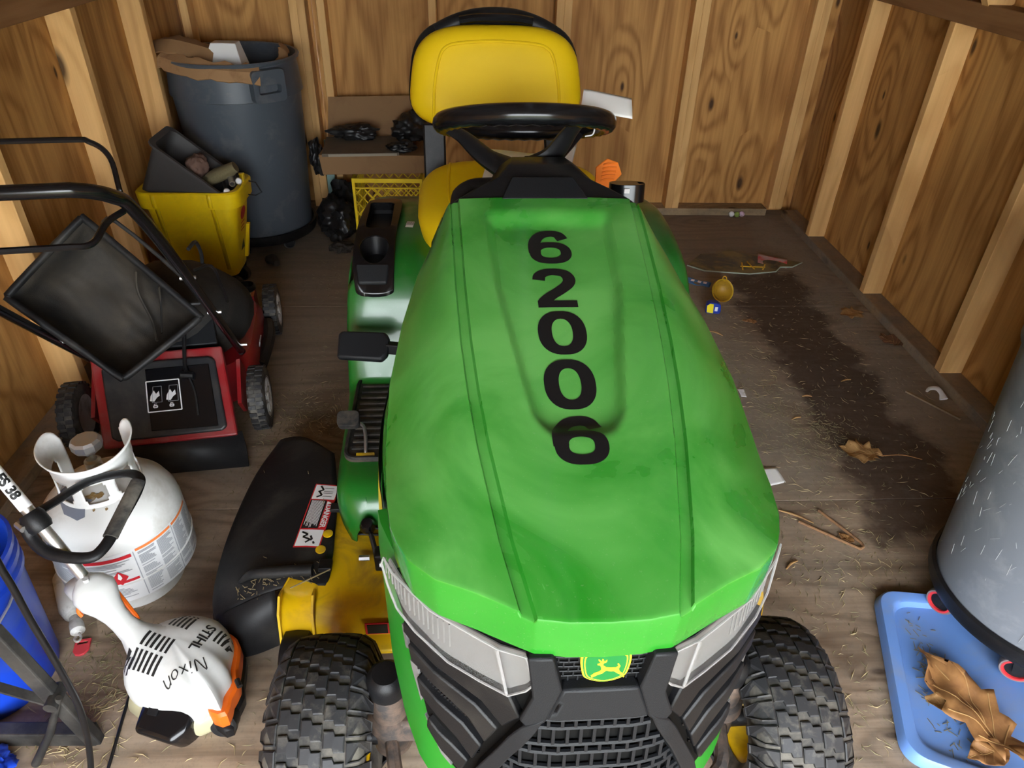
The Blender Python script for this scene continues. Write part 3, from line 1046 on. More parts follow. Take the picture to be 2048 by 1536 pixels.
# seat base cushion
RS = Matrix.Translation((.035, -.195, -.03)) @ Matrix.Rotation(math.radians(7), 4, 'X')
base = pillow(.56, .46, 0, .085, n=56, m=16, p=3.4, dish=.03, taper=-.02)
place(base, RS).build('seat_cushion', 'vinyl', seat, smooth=60)
s_bvh = bvh_of(pillow(.56, .46, 0, .085, n=56, m=16, p=3.4, dish=.03, taper=-.02))
P = catmull([Vector((p[0], p[1], 0)) for p in [(-.185, .2), (-.19, .05), (-.185, -.09), (-.15, -.15), (-.06, -.168), (.06, -.168), (.15, -.15), (.185, -.09), (.19, .05), (.185, .2)]], 6)
seam(P, s_bvh, RS, .0045, seat, 'welt')
place(pillow(.58, .49, 0, .02, n=40, m=6, p=3.4), RS @ Matrix.Translation((0, 0, -.06))).build('seat_pan', 'black_pl', seat)
for sx in (-1, 1):
    MB().bar((sx * .2 - .0, .06, -.05), (sx * .19 - .01, .10, .13), .07, .035, up=(0, 1, 0)).build('hinge_bracket', 'black_pl', seat, bevel=.006)
MB().box((0, -.17, -.17), (.30, .34, .16)).build('seat_base', 'black_pl', seat, bevel=.02)

# ---- fenders, foot platforms and tunnel
FY = [1.86, 1.78, 1.62, 1.45, 1.33, 1.275, 1.24, 1.215, 1.195, 1.175, 1.15, 1.05, .90, .80, .755, .725, .705, .695]
FZ = [.60, .655, .685, .680, .655, .615, .56, .49, .42, .365, .338, .332, .332, .332, .328, .312, .285, .25]
FX = [.45, .465, .472, .475, .478, .482, .486, .49, .492, .493, .492, .488, .484, .48, .474, .462, .445, .43]
def fend(sx):
    loops = []
    for y, z, x in zip(FY, FZ, FX):
        d = .085
        pr = [(.20, z), (.30, z), (.365, z), (.372, z), (.40, z), (x - .06, z), (x - .03, z - .004), (x - .012, z - .014), (x - .003, z - .03), (x, z - .055), (x, z - d)]
        loops.append([Vector((sx * a, y, b_)) for a, b_ in pr])
    out = []
    cols = list(zip(*loops))
    cc = [catmull(list(c), 3) for c in cols]
    return [list(r) for r in zip(*cc)]
fender_mb = {}
for sx in (-1, 1):
    mb = MB().loft(fend(sx), closed=False, cap=False)
    fender_mb[sx] = mb
    MB_ = MB(); MB_.v = list(mb.v)
    MB_.f = [f for f in mb.f if not (sx < 0 and 1.27 < sum(mb.v[i][1] for i in f) / len(f) < 1.62 and -.475 < sum(mb.v[i][0] for i in f) / len(f) < -.366)]
    fo = MB_.build('fender', 'green_dk', T, smooth=60, solid=.004, off=0)
    # ribbed rubber foot mat with a raised muddy border
    m = rrect(.115, .36, .03, 5)
    mat_o = MB().plate([(sx * .408 + p[0], 1.005 + p[1]) for p in m], [], .333, .340).build('foot_mat', 'mat_rubber', T, smooth=40, bevel=.002)
    for k in range(11):
        MB().box((sx * .408, .87 + k * .027, .3415), (.082, .011, .006)).build('mat_rib', 'mat_rubber', mat_o, smooth=0, bevel=.002)
    MB().tube([(sx * .408 + p[0] * .93, 1.005 + p[1] * .965, .341) for p in m], .006, 6, closed=True).build('mat_border', 'mat_rubber', mat_o)
MB().box((0, 1.45, .52), (.46, .75, .26)).build('tunnel', 'black_pl', T, bevel=.03)
MB().box((0, .55, .42), (.34, .80, .16)).build('chassis', 'black_pl', T, bevel=.01)
MB().box((0, .55, .62), (.30, .55, .22)).build('engine', 'black_pl', T, bevel=.03)

# tray with cup holder on the near fender
fb = bvh_of(fender_mb[-1])
outl = [(-.370, 1.660), (-.345, 1.61), (-.350, 1.40), (-.352, 1.27), (-.364, 1.245), (-.445, 1.245), (-.462, 1.27), (-.465, 1.36), (-.458, 1.52), (-.445, 1.62), (-.42, 1.655)]
OUTL = [(p.x, p.y) for p in catmull([Vector((a, b_, 0)) for a, b_ in outl], 5, True)]
cup = [(-.408 + .040 * math.cos(2 * PI * k / 24), 1.345 + .05 * math.sin(2 * PI * k / 24)) for k in range(24)]
well = [(p[0] - .404, p[1] + 1.52) for p in rrect(.072, .175, .014, 4)]
def fz_at(y):
    return interp(y, FY[::-1], FZ[::-1])
mb = MB().plate(OUTL, [cup, well], .0, 1.0)
mb.v = [(p[0], p[1], fz_at(p[1]) + (.016 if p[2] > .5 else -.01)) for p in mb.v]
tray = mb.build('fender_tray', 'black_gl', T, smooth=30, bevel=.004)
mb = MB()
mb.loft([[Vector((p[0], p[1], fz_at(p[1]) + .012)) for p in cup], [Vector((-.408 + (p[0] + .408) * .85, 1.345 + (p[1] - 1.345) * .85, .63)) for p in cup]])
mb.f = mb.f[:-2] + [mb.f[-1]]
mb.build('cup_holder', 'black_pl', tray, smooth=40)
mb = MB()
mb.loft([[Vector((p[0], p[1], fz_at(p[1]) + .012)) for p in well], [Vector((p[0], p[1], fz_at(p[1]) - .02)) for p in well]])
mb.f = mb.f[:-2] + [mb.f[-1]]
mb.build('tray_well', 'black_pl', tray, smooth=40)
MB().prism([(-.448, 1.256), (-.372, 1.256), (-.366, 1.288), (-.455, 1.288)], lambda x, y: (x, y, fz_at(y) + .012), lambda x, y: (x, y, fz_at(y) + .022)).build('tray_nose', 'grey_pl', tray, smooth=0, bevel=.004)
st = drape(flat_poly([(-.011, -.018), (.011, -.018), (.011, .018), (-.011, .018)], 2, .02), fb, (-.315, 1.47, .70), (1, -.12, 0), (.12, 1, 0), lift=.0045).build('barcode_sticker', 'white', T, smooth=0)
mb = MB()
for k in range(7):
    mb.add([(-.012 + .003 * k, -.006, 0), (-.0105 + .003 * k, -.006, 0), (-.0105 + .003 * k, .014, 0), (-.012 + .003 * k, .014, 0)], [(0, 1, 2, 3)])
drape(mb, fb, (-.312, 1.47, .70), (1, -.12, 0), (.12, 1, 0), lift=.0055).build('barcode', 'black_print', st, smooth=0, fix=False)

# pedals on the near side
pp = MB()
m4 = Matrix.Translation((-.425, 1.09, .50)) @ Matrix.Rotation(math.radians(-5), 4, 'Z') @ Matrix.Rotation(math.radians(38), 4, 'X')
pp.plate([(p[0] * (1 if p[0] < 0 else 1), p[1]) for p in [(-.068, -.034), (.05, -.038), (.064, -.022), (.066, .026), (.054, .042), (-.064, .042), (-.070, .032)]], [], -.012, .012, mat=m4)
brake = pp.build('brake_pedal', 'grey_pl', T, smooth=30, bevel=.008, bev_seg=3)
MB().bar((-.37, 1.09, .50), (-.27, 1.085, .49), .022, .03).build('pedal_arm', 'black_pl', brake, bevel=.003)
MB().tube([(-.27, 1.08, .49), (-.25, 1.05, .38), (-.25, 1.02, .30)], .012, 8).build('pedal_arm', 'black_pl', brake)
m4 = Matrix.Translation((-.459, .93, .385)) @ Matrix.Rotation(math.radians(30), 4, 'X')
p2 = MB().plate(rrect(.055, .042, .012, 4), [], -.012, .012, mat=m4).build('drive_pedal', 'mat_rubber', T, smooth=30, bevel=.006)
MB().tube([(-.452, .94, .37), (-.428, .935, .365), (-.418, .91, .362), (-.412, .86, .352), (-.412, .845, .34)], .0045, 8, smooth=4).build('pedal_rod', 'steel', p2)
MB().box((-.412, .842, .342), (.045, .012, .008)).build('rod_tab', 'yellow', p2, smooth=0, bevel=.002)

# ---- mowing deck, chute
mb = MB()
def dk(x0, x1, y, z):
    return [Vector((x0, y, z)), Vector((x1, y, z))]
prof = [(1.18, .10), (1.17, .17), (1.12, .195), (.62, .195), (.555, .192), (.52, .178), (.50, .15), (.49, .11), (.462, .098), (.455, .09)]
mb.loft([[Vector((x, y, z)) for x in (interp(y, [.60, .70, 1.18], [-.585, -.50, -.44]), -.43, .5, .52)] for y, z in prof], closed=False, cap=False)
deck = mb.build('mowing_deck', 'yellow', T, smooth=50, solid=.004)
mb = MB().loft([[Vector((interp(y, [.60, .70, 1.18], [-.585, -.50, -.44]), y, z)) for y, z in prof], [Vector((interp(y, [.60, .70, 1.18], [-.585, -.50, -.44]), y, min(z, .06))) for y, z in prof]], closed=False, cap=False)
mb.build('deck_side', 'yellow', deck, smooth=40, solid=.004)
MB().loft([[Vector((x, 1.0 - .62 * 0, .195)) for x in (-.3, .3)], [Vector((x, .95, .25)) for x in (-.25, .25)], [Vector((x, .65, .25)) for x in (-.25, .25)], [Vector((x, .60, .195)) for x in (-.3, .3)]], closed=False, cap=False).build('deck_dome', 'yellow', deck, smooth=40, solid=.003)
for x in (-.582, -.509):
    MB().prism([(.555, .196), (.53, .205), (.50, .18), (.455, .02), (.465, .02), (.52, .10), (.55, .15)], lambda y, z: (x - .0025, y, z), lambda y, z: (x + .0025, y, z)).build('roller_bracket', 'yellow', deck, smooth=0)
rol = MB().lathe([(0, -.032), (.055, -.032), (.066, -.026), (.069, 0), (.066, .026), (.055, .032), (0, .032)], c=(-.546, .462, .072), axis='X', seg=28).build('deck_roller', 'black_pl', deck, smooth=40)
mb = MB()
for p in ([(-.075, -.028), (.075, -.028), (.075, .028), (-.075, .028)],):
    pass
MB().box((-.335, .4885, .135), (.12, .002, .038)).build('warning_sticker', 'red_print', deck, smooth=0)
MB().box((-.368, .4872, .135), (.045, .002, .030)).build('warning_sticker', 'black_print', deck, smooth=0)
mb = MB().tube(catmull([Vector(p) for p in [(-.43, .735, .199), (-.375, .73, .199), (-.365, .72, .199), (-.375, .71, .199), (-.43, .715, .199)]], 4), .003, 6)
mb.build('deck_slot', 'black_pl', deck)
lev = MB().tube([(-.375, .62, .20), (-.38, .64, .225), (-.392, .672, .25)], .006, 8).build('deck_lever', 'black_pl', T)
MB().lathe([(0, -.022), (.013, -.02), (.018, -.006), (.019, .006), (.013, .02), (0, .023)], c=(-.397, .678, .262), mat=Matrix.Rotation(math.radians(20), 3, 'X'), seg=18).build('lever_knob', 'black_gl', lev)
MB().box((-.352, .612, .225), (.05, .035, .05)).build('lever_bracket', 'black_pl', lev, bevel=.004)
for p in ((-.352, .588, .232), (-.405, .63, .208)):
    MB().tube([(p[0] - .012, p[1], p[2]), (p[0] + .012, p[1], p[2])], .007, 6).build('bolt', 'steel', lev)

# black discharge chute, hinged along the deck edge
inn = [(-.530, 1.025, .195), (-.518, .97, .20), (-.498, .85, .202), (-.486, .72, .202), (-.480, .60, .200), (-.488, .565, .195)]
mid = [(-.625, 1.108, .188), (-.61, 1.0, .195), (-.60, .86, .197), (-.60, .73, .195), (-.60, .61, .192), (-.60, .575, .175)]
out = [(-.715, 1.172, .13), (-.748, 1.03, .13), (-.762, .88, .13), (-.764, .74, .13), (-.755, .62, .125), (-.735, .555, .11)]
low = [(-.722, 1.180, .09), (-.760, 1.035, .085), (-.775, .88, .08), (-.778, .74, .08), (-.768, .61, .07), (-.745, .545, .06)]
rows_ = [catmull([Vector(p) for p in r], 5) for r in (inn, mid, out, low)]
cols = [catmull([rows_[k][i] for k in range(4)], 5) for i in range(len(rows_[0]))]
chute_mb = MB().loft(cols, closed=False, cap=False)
# near end turns down to the floor and wraps past the bracket
e0 = [Vector(p) for p in [(-.606, .575, .172), (-.66, .562, .155), (-.735, .555, .11), (-.745, .545, .06)]]
e1 = [Vector(p) for p in [(-.602, .555, .12), (-.66, .535, .10), (-.728, .525, .07), (-.738, .525, .045)]]
e2 = [Vector(p) for p in [(-.598, .535, .03), (-.66, .515, .02), (-.715, .508, .016), (-.73, .515, .02)]]
chute_mb.loft([catmull(e, 4) for e in (e0, e1, e2)], closed=False, cap=False)
chute = chute_mb.build('discharge_chute', 'chute_pl', T, smooth=50, solid=.004)
MB().tube([p + Vector((.002, 0, .003)) for p in catmull([Vector(p) for p in low], 5)], .007, 8).build('chute_rim', 'chute_pl', chute)
MB().tube([p + Vector((.018, 0, .028)) for p in catmull([Vector(p) for p in low], 5)], .005, 8).build('chute_rim', 'chute_pl', chute)
MB().tube([(-.70, .618, .150), (-.66, .612, .187), (-.60, .606, .197), (-.52, .602, .204)], [.004, .012, .014, .014], 10, smooth=4).build('chute_rib', 'chute_pl', chute)
ch_bvh = bvh_of(chute_mb)
for (x, y, r) in ((-.502, .715, .012), (-.512, .665, .012), (-.485, .80, .009)):
    MB().lathe([(0, .0), (r, .0), (r, .003), (r * .8, .0035), (0, .0034)], c=(x, y, .2015), seg=16).build('chute_hole', 'yellow' if y < .75 else 'black_gl', chute)
MB().box((-.492, .80, .206), (.03, .025, .012)).build('hinge_lug', 'black_pl', chute, bevel=.002)
MB().box((-.492, .612, .208), (.03, .03, .012)).build('hinge_lug', 'black_pl', chute, bevel=.002)
# warning label on the chute (long axis runs along the chute)
LO, LX, LY = Vector((-.537, .782, .2)), Vector((.10, 1, 0)), Vector((-1, .10, 0))
def lab(poly, m, lift, name='label_print', cuts=2):
    return drape(flat_poly(poly, cuts, .03), ch_bvh, LO, -LX, -LY, lift=lift).build(name, m, chute, smooth=0, fix=False)
def R4(x0, y0, x1, y1):
    return [(x0, y0), (x1, y0), (x1, y1), (x0, y1)]
lab(R4(-.108, -.032, .108, .032), 'red_print', .0008, 'warning_label')
lab(R4(-.104, -.029, -.052, .029), 'white', .0014)
lab(R4(-.048, -.029, .048, .012), 'black_print', .0014)
lab(R4(.052, -.029, .104, .029), 'white', .0014)
mb = text_mb('DANGER', .019, bold=.0006)
mb.v = [(p[0] * 1.0 + .006, p[1] + .021, p[2]) for p in mb.v]
drape(mb, ch_bvh, LO, -LX, -LY, lift=.0018).build('label_text', 'white', chute, smooth=0, fix=False)
lab([(-.046, .014), (-.032, .014), (-.039, .027)], 'white', .0018)
random.seed(3)
for r in range(4):
    mb = MB()
    for seg_ in range(3):
        y = .006 - r * .0085 - seg_ * .0028
        x0, x1 = -.046, .046 - random.random() * .02
        mb.add([(x0, y, 0), (x1, y, 0), (x1, y + .0014, 0), (x0, y + .0014, 0)], [(0, 1, 2, 3)])
    drape(mb, ch_bvh, LO, -LX, -LY, lift=.0018).build('label_text', 'white', chute, smooth=0, fix=False)
def strokes(L, m, parent, w=.002, lift=.002):
    mb = MB()
    for a, b_ in L:
        d = Vector((b_[0] - a[0], b_[1] - a[1], 0)).normalized()
        nn = Vector((-d.y, d.x, 0)) * w / 2
        A, B = Vector((a[0], a[1], 0)), Vector((b_[0], b_[1], 0))
        mb.add([A + nn, A - nn, B - nn, B + nn], [(0, 1, 2, 3)])
    drape(mb, ch_bvh, LO, -LX, -LY, lift=lift).build('label_pictogram', m, parent, smooth=0, fix=False)
# feet and blade on one end, falling figure on the other
strokes([((-.092, .02), (-.092, -.004)), ((-.080, .02), (-.080, -.004)), ((-.074, .02), (-.074, -.004)), ((-.062, .02), (-.062, -.004))], 'black_print', chute, .0016)
strokes([((-.100, -.016), (-.086, -.006)), ((-.086, -.006), (-.078, -.018)), ((-.080, -.016), (-.066, -.006)), ((-.066, -.006), (-.058, -.018))], 'black_print', chute, .005)
strokes([((.060, -.022), (.068, -.006)), ((.068, -.006), (.076, -.016)), ((.076, -.016), (.086, .008)), ((.084, .008), (.072, .002)), ((.084, .004), (.094, -.006)), ((.090, .012), (.097, .016))], 'black_print', chute, .005)

rnd = random.Random(31)
mb = MB()
for k in range(70):
    x, y = rnd.uniform(-.70, -.50), rnd.gauss(.585, .012)
    if k > 64:
        x, y = rnd.uniform(-.74, -.52), rnd.uniform(.6, 1.05)
    h_ = ch_bvh.ray_cast(Vector((x, y, 1)), Vector((0, 0, -1)))[0]
    if h_ is None: continue
    a = rnd.uniform(0, PI); L = rnd.uniform(.004, .02)
    d_ = Vector((math.cos(a), math.sin(a), rnd.uniform(-.1, .2))) * L
    mb.bar(h_ + Vector((0, 0, .003)), h_ + d_ + Vector((0, 0, .004)), .0012, .0012)
mb.bar((-.56, .548, .21), (-.475, .585, .225), .0022, .0022)
MAT['straw_mower'] = pbr('straw_on_mower', (0.22, 0.17, 0.09), 0.8)
tag(mb.build('chute_straw', 'straw_mower', chute, smooth=0), kind='stuff')
# ---- wheels
def tire(name, c, R, w, rim_r, lugs, sx, seg=56, tread=True):
    root = bpy.data.objects.new(name, None); COL.objects.link(root); root.parent = T
    root.location = c
    h = w / 2
    prof = [(rim_r, -h * .80), (rim_r + .012, -h * .93), (lerp(rim_r, R, .5), -h * 1.0), (R - .03, -h * .99), (R - .014, -h * .90), (R - .005, -h * .70), (R - .001, -h * .35), (R, 0)]
    prof = prof + [(r, -x) for r, x in prof[-2::-1]]
    MB().lathe(prof, axis='X', seg=seg).build('tyre', 'rubber', root, smooth=60)
    rp = [(rim_r + .004, -h * .80), (rim_r - .004, -h * .74), (rim_r - .012, -h * .60), (rim_r - .02, -h * .2), (rim_r - .035, -h * .05), (.045, 0), (.03, .0), (.03, h * .3), (.0, h * .3)]
    rp2 = [(rim_r + .004, h * .80), (rim_r - .004, h * .74), (rim_r - .014, h * .3), (rim_r - .05, h * .1), (.05, h * .02), (.0, h * .02)]
    MB().lathe(rp, axis='X', seg=40).lathe(rp2, axis='X', seg=40).build('rim', 'yellow', root, smooth=40)
    MB().tube([(-.09 if sx > 0 else .09, 0, 0), (0, 0, 0)], .016, 12).build('axle_stub', 'black_pl', root)
    if tread:
        mb = MB()
        def surf(a, x, d):
            rr_ = interp(abs(x) / h, [0, .35, .70, .90, .99, 1.05], [R, R - .001, R - .005, R - .014, R - .03, R - .05]) + d
            return Vector((x, rr_ * math.cos(a), rr_ * math.sin(a)))
        n = lugs
        da = 2 * PI / n
        cw = w * .22
        for k in range(n):
            for c_ in range(-2, 3):
                a0 = k * da + (c_ * da * .45)
                xc = c_ * cw
                hw_, ha = cw * .47, da * .42
                if abs(c_) == 2:
                    # shoulder lugs run over the edge
                    s_ = 1 if c_ > 0 else -1
                    poly = [(xc - s_ * hw_, -ha), (xc + s_ * hw_ * .2, -ha), (xc + s_ * hw_ * 1.1, -ha * .7), (xc + s_ * hw_ * 1.1, ha * .5), (xc + s_ * hw_ * .2, ha), (xc - s_ * hw_, ha)]
                else:
                    # interlocking Z blocks
                    q = .34
                    poly = [(xc - hw_, -ha), (xc - hw_ * .05, -ha), (xc + hw_ * .12, -ha * (1 - q * 1.4)), (xc + hw_ * 1.0, -ha * (1 - q * 1.4)), (xc + hw_ * 1.0, ha), (xc + hw_ * .05, ha), (xc - hw_ * .12, ha * (1 - q * 1.4)), (xc - hw_ * 1.0, ha * (1 - q * 1.4))]
                nn = len(poly)
                ctr = (sum(p[0] for p in poly) / nn, sum(p[1] for p in poly) / nn)
                lo = [surf(a0 + p[1], p[0], -.004) for p in poly]
                mi = [surf(a0 + p[1], p[0], .0040) for p in poly]
                hi = [surf(a0 + lerp(ctr[1], p[1], .86), lerp(ctr[0], p[0], .88), .0052) for p in poly]
                i2 = [surf(a0 + lerp(ctr[1], p[1], .55), lerp(ctr[0], p[0], .60), .0051) for p in poly]
                i3 = [surf(a0 + lerp(ctr[1], p[1], .45), lerp(ctr[0], p[0], .45), .0040) for p in poly]
                mb.loft([lo, mi, hi], cap=True)
        tag(mb.build('tread', 'rubber_lug', root, smooth=0, fix=False), kind='stuff')
    return root
tire('front_wheel', (-.428, .215, .186), .180, .170, .080, 28, -1)
tire('front_wheel', (.418, .215, .186), .180, .170, .080, 28, 1)
tire('rear_wheel', (-.375, 1.45, .255), .248, .22, .10, 30, -1, tread=True)
tire('rear_wheel', (.375, 1.45, .255), .248, .22, .10, 30, 1, tread=True)
for sx in (-1, 1):
    sp = MB().lathe([(0, .365), (.022, .364), (.030, .357), (.032, .345), (.032, .315), (.034, .31), (.034, .255), (.042, .25), (.044, .225), (.036, .215), (.036, .15), (0, .15)], c=(sx * .312, .225, 0), seg=28).build('spindle', 'rust_iron', T, smooth=40)
    MB().lathe([(0, .368), (.024, .367), (.0325, .359), (.0345, .345), (.0345, .322), (0, .322)], c=(sx * .312, .225, 0), seg=28).build('spindle_cap', 'black_pl', sp, smooth=40)
    MB().tube([(sx * .312, .225, .17), (sx * .36, .215, .188), (sx * .42, .215, .19)], .018, 10).build('spindle_arm', 'black_pl', sp)
    MB().tube([(sx * .312, .20, .2), (sx * .29, .12, .19), (sx * .22, .09, .185), (sx * .1, .10, .19)], .013, 8, smooth=4).build('tie_rod', 'rust_iron', sp)
MB().bar((-.31, .225, .225), (.31, .225, .225), .07, .06).build('front_axle', 'rust_iron', T, bevel=.01)
MB().box((0, .16, .30), (.20, .22, .20)).build('front_frame', 'black_pl', T, bevel=.02)
# hub knob beside the dash
kn = MB().plate(rrect(.080, .06, .029, 6), [], .0, .04, mat=Matrix.Translation((.208, 1.02, .925)) @ Matrix.Rotation(math.radians(-10), 4, 'X'))
ko = kn.build('side_control', 'black_gl', T, smooth=40, bevel=.016, bev_seg=4)
MB().box((.201, .992, .958), (.012, .003, .010)).build('control_mark', 'white', ko, smooth=0)
MB().tube([(.205, 1.02, .93), (.195, 1.05, .80)], .02, 10).build('control_stem', 'black_pl', ko)
MB().tube([(-.18, .92, .935), (-.168, .95, .962), (-.14, .97, .974), (-.09, .97, .98)], [.010, .017, .018, .016], 12, smooth=5).build('dash_lever', 'black_pl', dash)
# ================================================================== things lying on the riding mower
MAT['paper'] = pbr('white_paper', (0.74, 0.73, 0.70), 0.7)
def w2(m, *pts):
    return [m @ Vector(p) for p in pts]
def sheet(name, label, cat, corners, mat='paper', n=8, curl=0.01, thick=0.0006, seed=1, group=None):
    """a sheet of paper or card through four corner points, slightly curled"""
    a, b_, c, d = [Vector(p) for p in corners]
    nrm = (b_ - a).cross(d - a).normalized()
    base = (a + b_ + c + d) / 4
    rnd = random.Random(seed)
    ph = [rnd.uniform(0, 6) for _ in range(3)]
    def f(u, v):
        p = a * (1 - u) * (1 - v) + b_ * u * (1 - v) + c * u * v + d * (1 - u) * v
        return p - base + nrm * curl * (math.sin(u * 3 + ph[0]) + .7 * math.sin(v * 4 + u * 2 + ph[1])) * .6
    o = MB().grid(f, n, n).build(name, mat, smooth=60, solid=thick)
    o.location = base
    return tag(o, label, cat, group)
TMAT = Matrix.Translation((0.155, 0.52, 0)) @ Matrix.Rotation(YAW, 4, 'Z')
t = sheet('paper_tag', 'white paper tag tied by string to the steering wheel', 'tag', w2(TMAT, (.112, 1.165, 1.085), (.232, 1.15, 1.072), (.240, 1.21, 1.105), (.122, 1.20, 1.123)), curl=.006)
mb = MB()
P = w2(TMAT, (.128, 1.16, 1.085), (.140, 1.15, 1.083), (.143, 1.135, 1.065), (.138, 1.12, 1.045), (.12, 1.12, 1.040))
mb.tube([p - t.location for p in P], .0016, 6, smooth=6)
mb.build('string', 'paper', t)
sheet('manual', 'white booklet lying on the yellow seat behind the steering column', 'booklet', w2(TMAT, (-.12, 1.35, .812), (.06, 1.33, .822), (.09, 1.56, .865), (-.075, 1.57, .875)), curl=.006, thick=.012, seed=4)
sheet('folded_paper', 'folded white paper propped on seat beside the booklet', 'paper', w2(TMAT, (.075, 1.36, .83), (.12, 1.36, .826), (.17, 1.53, .90), (.125, 1.54, .905)), curl=.004, thick=.004, seed=5)
# orange ribbed paddle
pd = thing('plastic_paddle', 'orange ribbed plastic paddle sticking up beside the yellow seat', 'paddle', TMAT @ Vector((.213, 1.276, .90)), YAW)
out = [(-.032, -.03), (-.012, -.045), (.008, -.03), (.038, .0), (.028, .030), (.0, .040), (-.03, .018)]
OU = out
mm = Matrix.Rotation(math.radians(62), 4, 'X')
MB().plate(OU, [], -.003, .003, mat=mm).build('paddle_body', 'orange', pd, smooth=30, bevel=.002)
for k in range(5):
    x0 = -.018 + .002 * k
    MB().tube([mm @ Vector((x0 + .012 * i, -.016 + k * .010 + .004 * math.sin(i * .8), .004)) for i in range(4)], .0022, 6).build('paddle_rib', 'orange', pd)
MB().bar(mm @ Vector((-.012, -.045, 0)), mm @ Vector((-.03, -.12, -.01)), .014, .006, up=(0, 1, 0)).build('paddle_stem', 'orange', pd, smooth=0)

# ================================================================== red push mower
MAT['red'] = dusty_paint('red_mower_paint', (0.26, 0.008, 0.012), (0.24, 0.10, 0.09), rough=0.35, scale=10, lo=.45, hi=.75, amt=.6)
MAT['black_paint'] = pbr('black_enamel', (0.005, 0.005, 0.006), 0.2, dirt=(0.014, 0.012, 0.011), dirt_scale=10, dirt_range=(.66, .85), dirt_rough=.4)
MAT['door_pl'] = pbr('dusty_door_plastic', (0.014, 0.015, 0.018), 0.42, dirt=(0.06, 0.055, 0.048), dirt_scale=7, dirt_range=(.45, .8))
MAT['fabric'] = pbr('dusty_mesh_fabric', (0.010, 0.009, 0.008), 0.75, dirt=(0.060, 0.046, 0.031), dirt_scale=5, dirt_range=(.38, .75), grain=.8, grain_scale=500)
MAT['hub_white'] = pbr('grubby_white_plastic', (0.55, 0.54, 0.51), 0.5, dirt=(0.2, 0.17, 0.13), dirt_scale=20)
PM = thing('push_mower', 'red and black push mower standing by the left wall', 'push mower', (-1.0, 1.86, 0), math.radians(9.4))
def wheel_pm(x, y, r, w, side):
    root = bpy.data.objects.new('wheel', None); COL.objects.link(root); root.parent = PM
    root.location = (x, y, r)
    h = w / 2
    MB().lathe([(r * .62, -h), (r * .9, -h), (r * .985, -h * .75), (r * .99, 0), (r * .985, h * .75), (r * .9, h), (r * .62, h), (r * .62, -h)], axis='X', seg=40).build('tyre', 'rubber', root)
    mb = MB()
    for k in range(26):
        a = 2 * PI * k / 26
        for q in (-1, 1):
            c = Vector((q * h * .48, r * .99 * math.cos(a + q * .06), r * .99 * math.sin(a + q * .06)))
            mb.box(c, (h * .85, .013, .006), Matrix.Rotation(a + q * .06 - PI / 2, 3, 'X'))
    tag(mb.build('tread', 'rubber_lug', root, smooth=0), kind='stuff')
    hp = [(r * .66, side * h * 1.02), (r * .58, side * h * .9), (r * .5, side * h * .55), (r * .2, side * h * .65), (r * .16, side * h * 1.1), (0, side * h * 1.1)]
    MB().lathe(hp, axis='X', seg=32).lathe([(r * .66, -side * h), (r * .3, -side * h * .8), (0, -side * h * .8)], axis='X', seg=32).build('hub', 'hub_white', root)
    mb = MB()
    for k in range(8):
        a = 2 * PI * k / 8
        mb.box((side * h * .78, r * .4 * math.cos(a), r * .4 * math.sin(a)), (h * .3, r * .36, .006), Matrix.Rotation(a, 3, 'X'))
    mb.build('hub_rib', 'hub_white', root, smooth=0)
wheel_pm(.298, .02, .105, .052, 1)
wheel_pm(-.252, .02, .105, .052, -1)
wheel_pm(.300, .63, .10, .05, 1)
wheel_pm(-.235, .63, .10, .05, -1)
# deck
def sq(w, h, z, cx, cy, r):
    return [Vector((p[0], p[1], z)) for p in rrect(w, h, r, 6, cx, cy)]
MB().loft([sq(.50, .60, .055, .03, .36, .16), sq(.52, .62, .062, .03, .36, .17), sq(.50, .60, .16, .03, .36, .17), sq(.47, .57, .185, .03, .36, .16), sq(.36, .44, .20, .03, .36, .14)]).build('mower_deck', 'red', PM, smooth=40)
dkk = MB().tube([(.285, .22, .10), (.30, .30, .115), (.305, .40, .118), (.292, .50, .115)], .022, 8, smooth=4).build('side_skirt', 'chute_pl', PM)
MB().box((.286, .30, .155), (.004, .05, .018), Matrix.Rotation(.2, 3, 'Y')).build('deck_sticker', 'grey_print', PM, smooth=0)
for sx in (.245, -.185):
    MB().bar((sx, -.02, .10), (sx, .10, .19), .012, .09, up=(0, 0, 1)).build('wheel_bracket', 'red', PM, smooth=0)
    MB().bar((sx, .60, .10), (sx, .60, .2), .012, .08, up=(0, 1, 0)).build('wheel_bracket', 'red', PM, smooth=0)
# rear door: red frame, black panel
def dpt(x, t, d=0):
    """x across, t from bottom 0 to top 1"""
    n = Vector((0, -.72, .69))
    return Vector((x, lerp(-.165, .035, t), lerp(.10, .302, t))) + n * d
def dpoly(mb, poly, d0, d1):
    mb.prism(poly, lambda x, t: dpt(x, t, d0), lambda x, t: dpt(x, t, d1))
    return mb
door = dpoly(MB(), [(-.135, 0), (.245, 0), (.215, 1), (-.165, 1)], -.02, .008).build('rear_door', 'red', PM, smooth=0, bevel=.006)
dpoly(MB(), [(-.108, .10), (-.09, .06), (.205, .06), (.218, .10), (.196, .84), (.18, .89), (-.115, .89), (-.13, .84)], .008, .022).build('door_panel', 'door_pl', door, smooth=0, bevel=.01, bev_seg=3)
dpoly(MB(), [(.005, .13), (.195, .11), (.178, .80), (-.005, .80)], .022, .026).build('door_recess', 'black_gl', door, smooth=0, bevel=.003)
def dl(pts, w=.0032, name='door_label', m='white', d=.0275, closed=False):
    mb = MB()
    n = len(pts)
    for k in range(n if closed else n - 1):
        a, b_ = pts[k], pts[(k + 1) % n]
        mb.bar(dpt(*a, d), dpt(*b_, d), w, .0006, up=(0, -.72, .69))
    return mb.build(name, m, door, smooth=0)
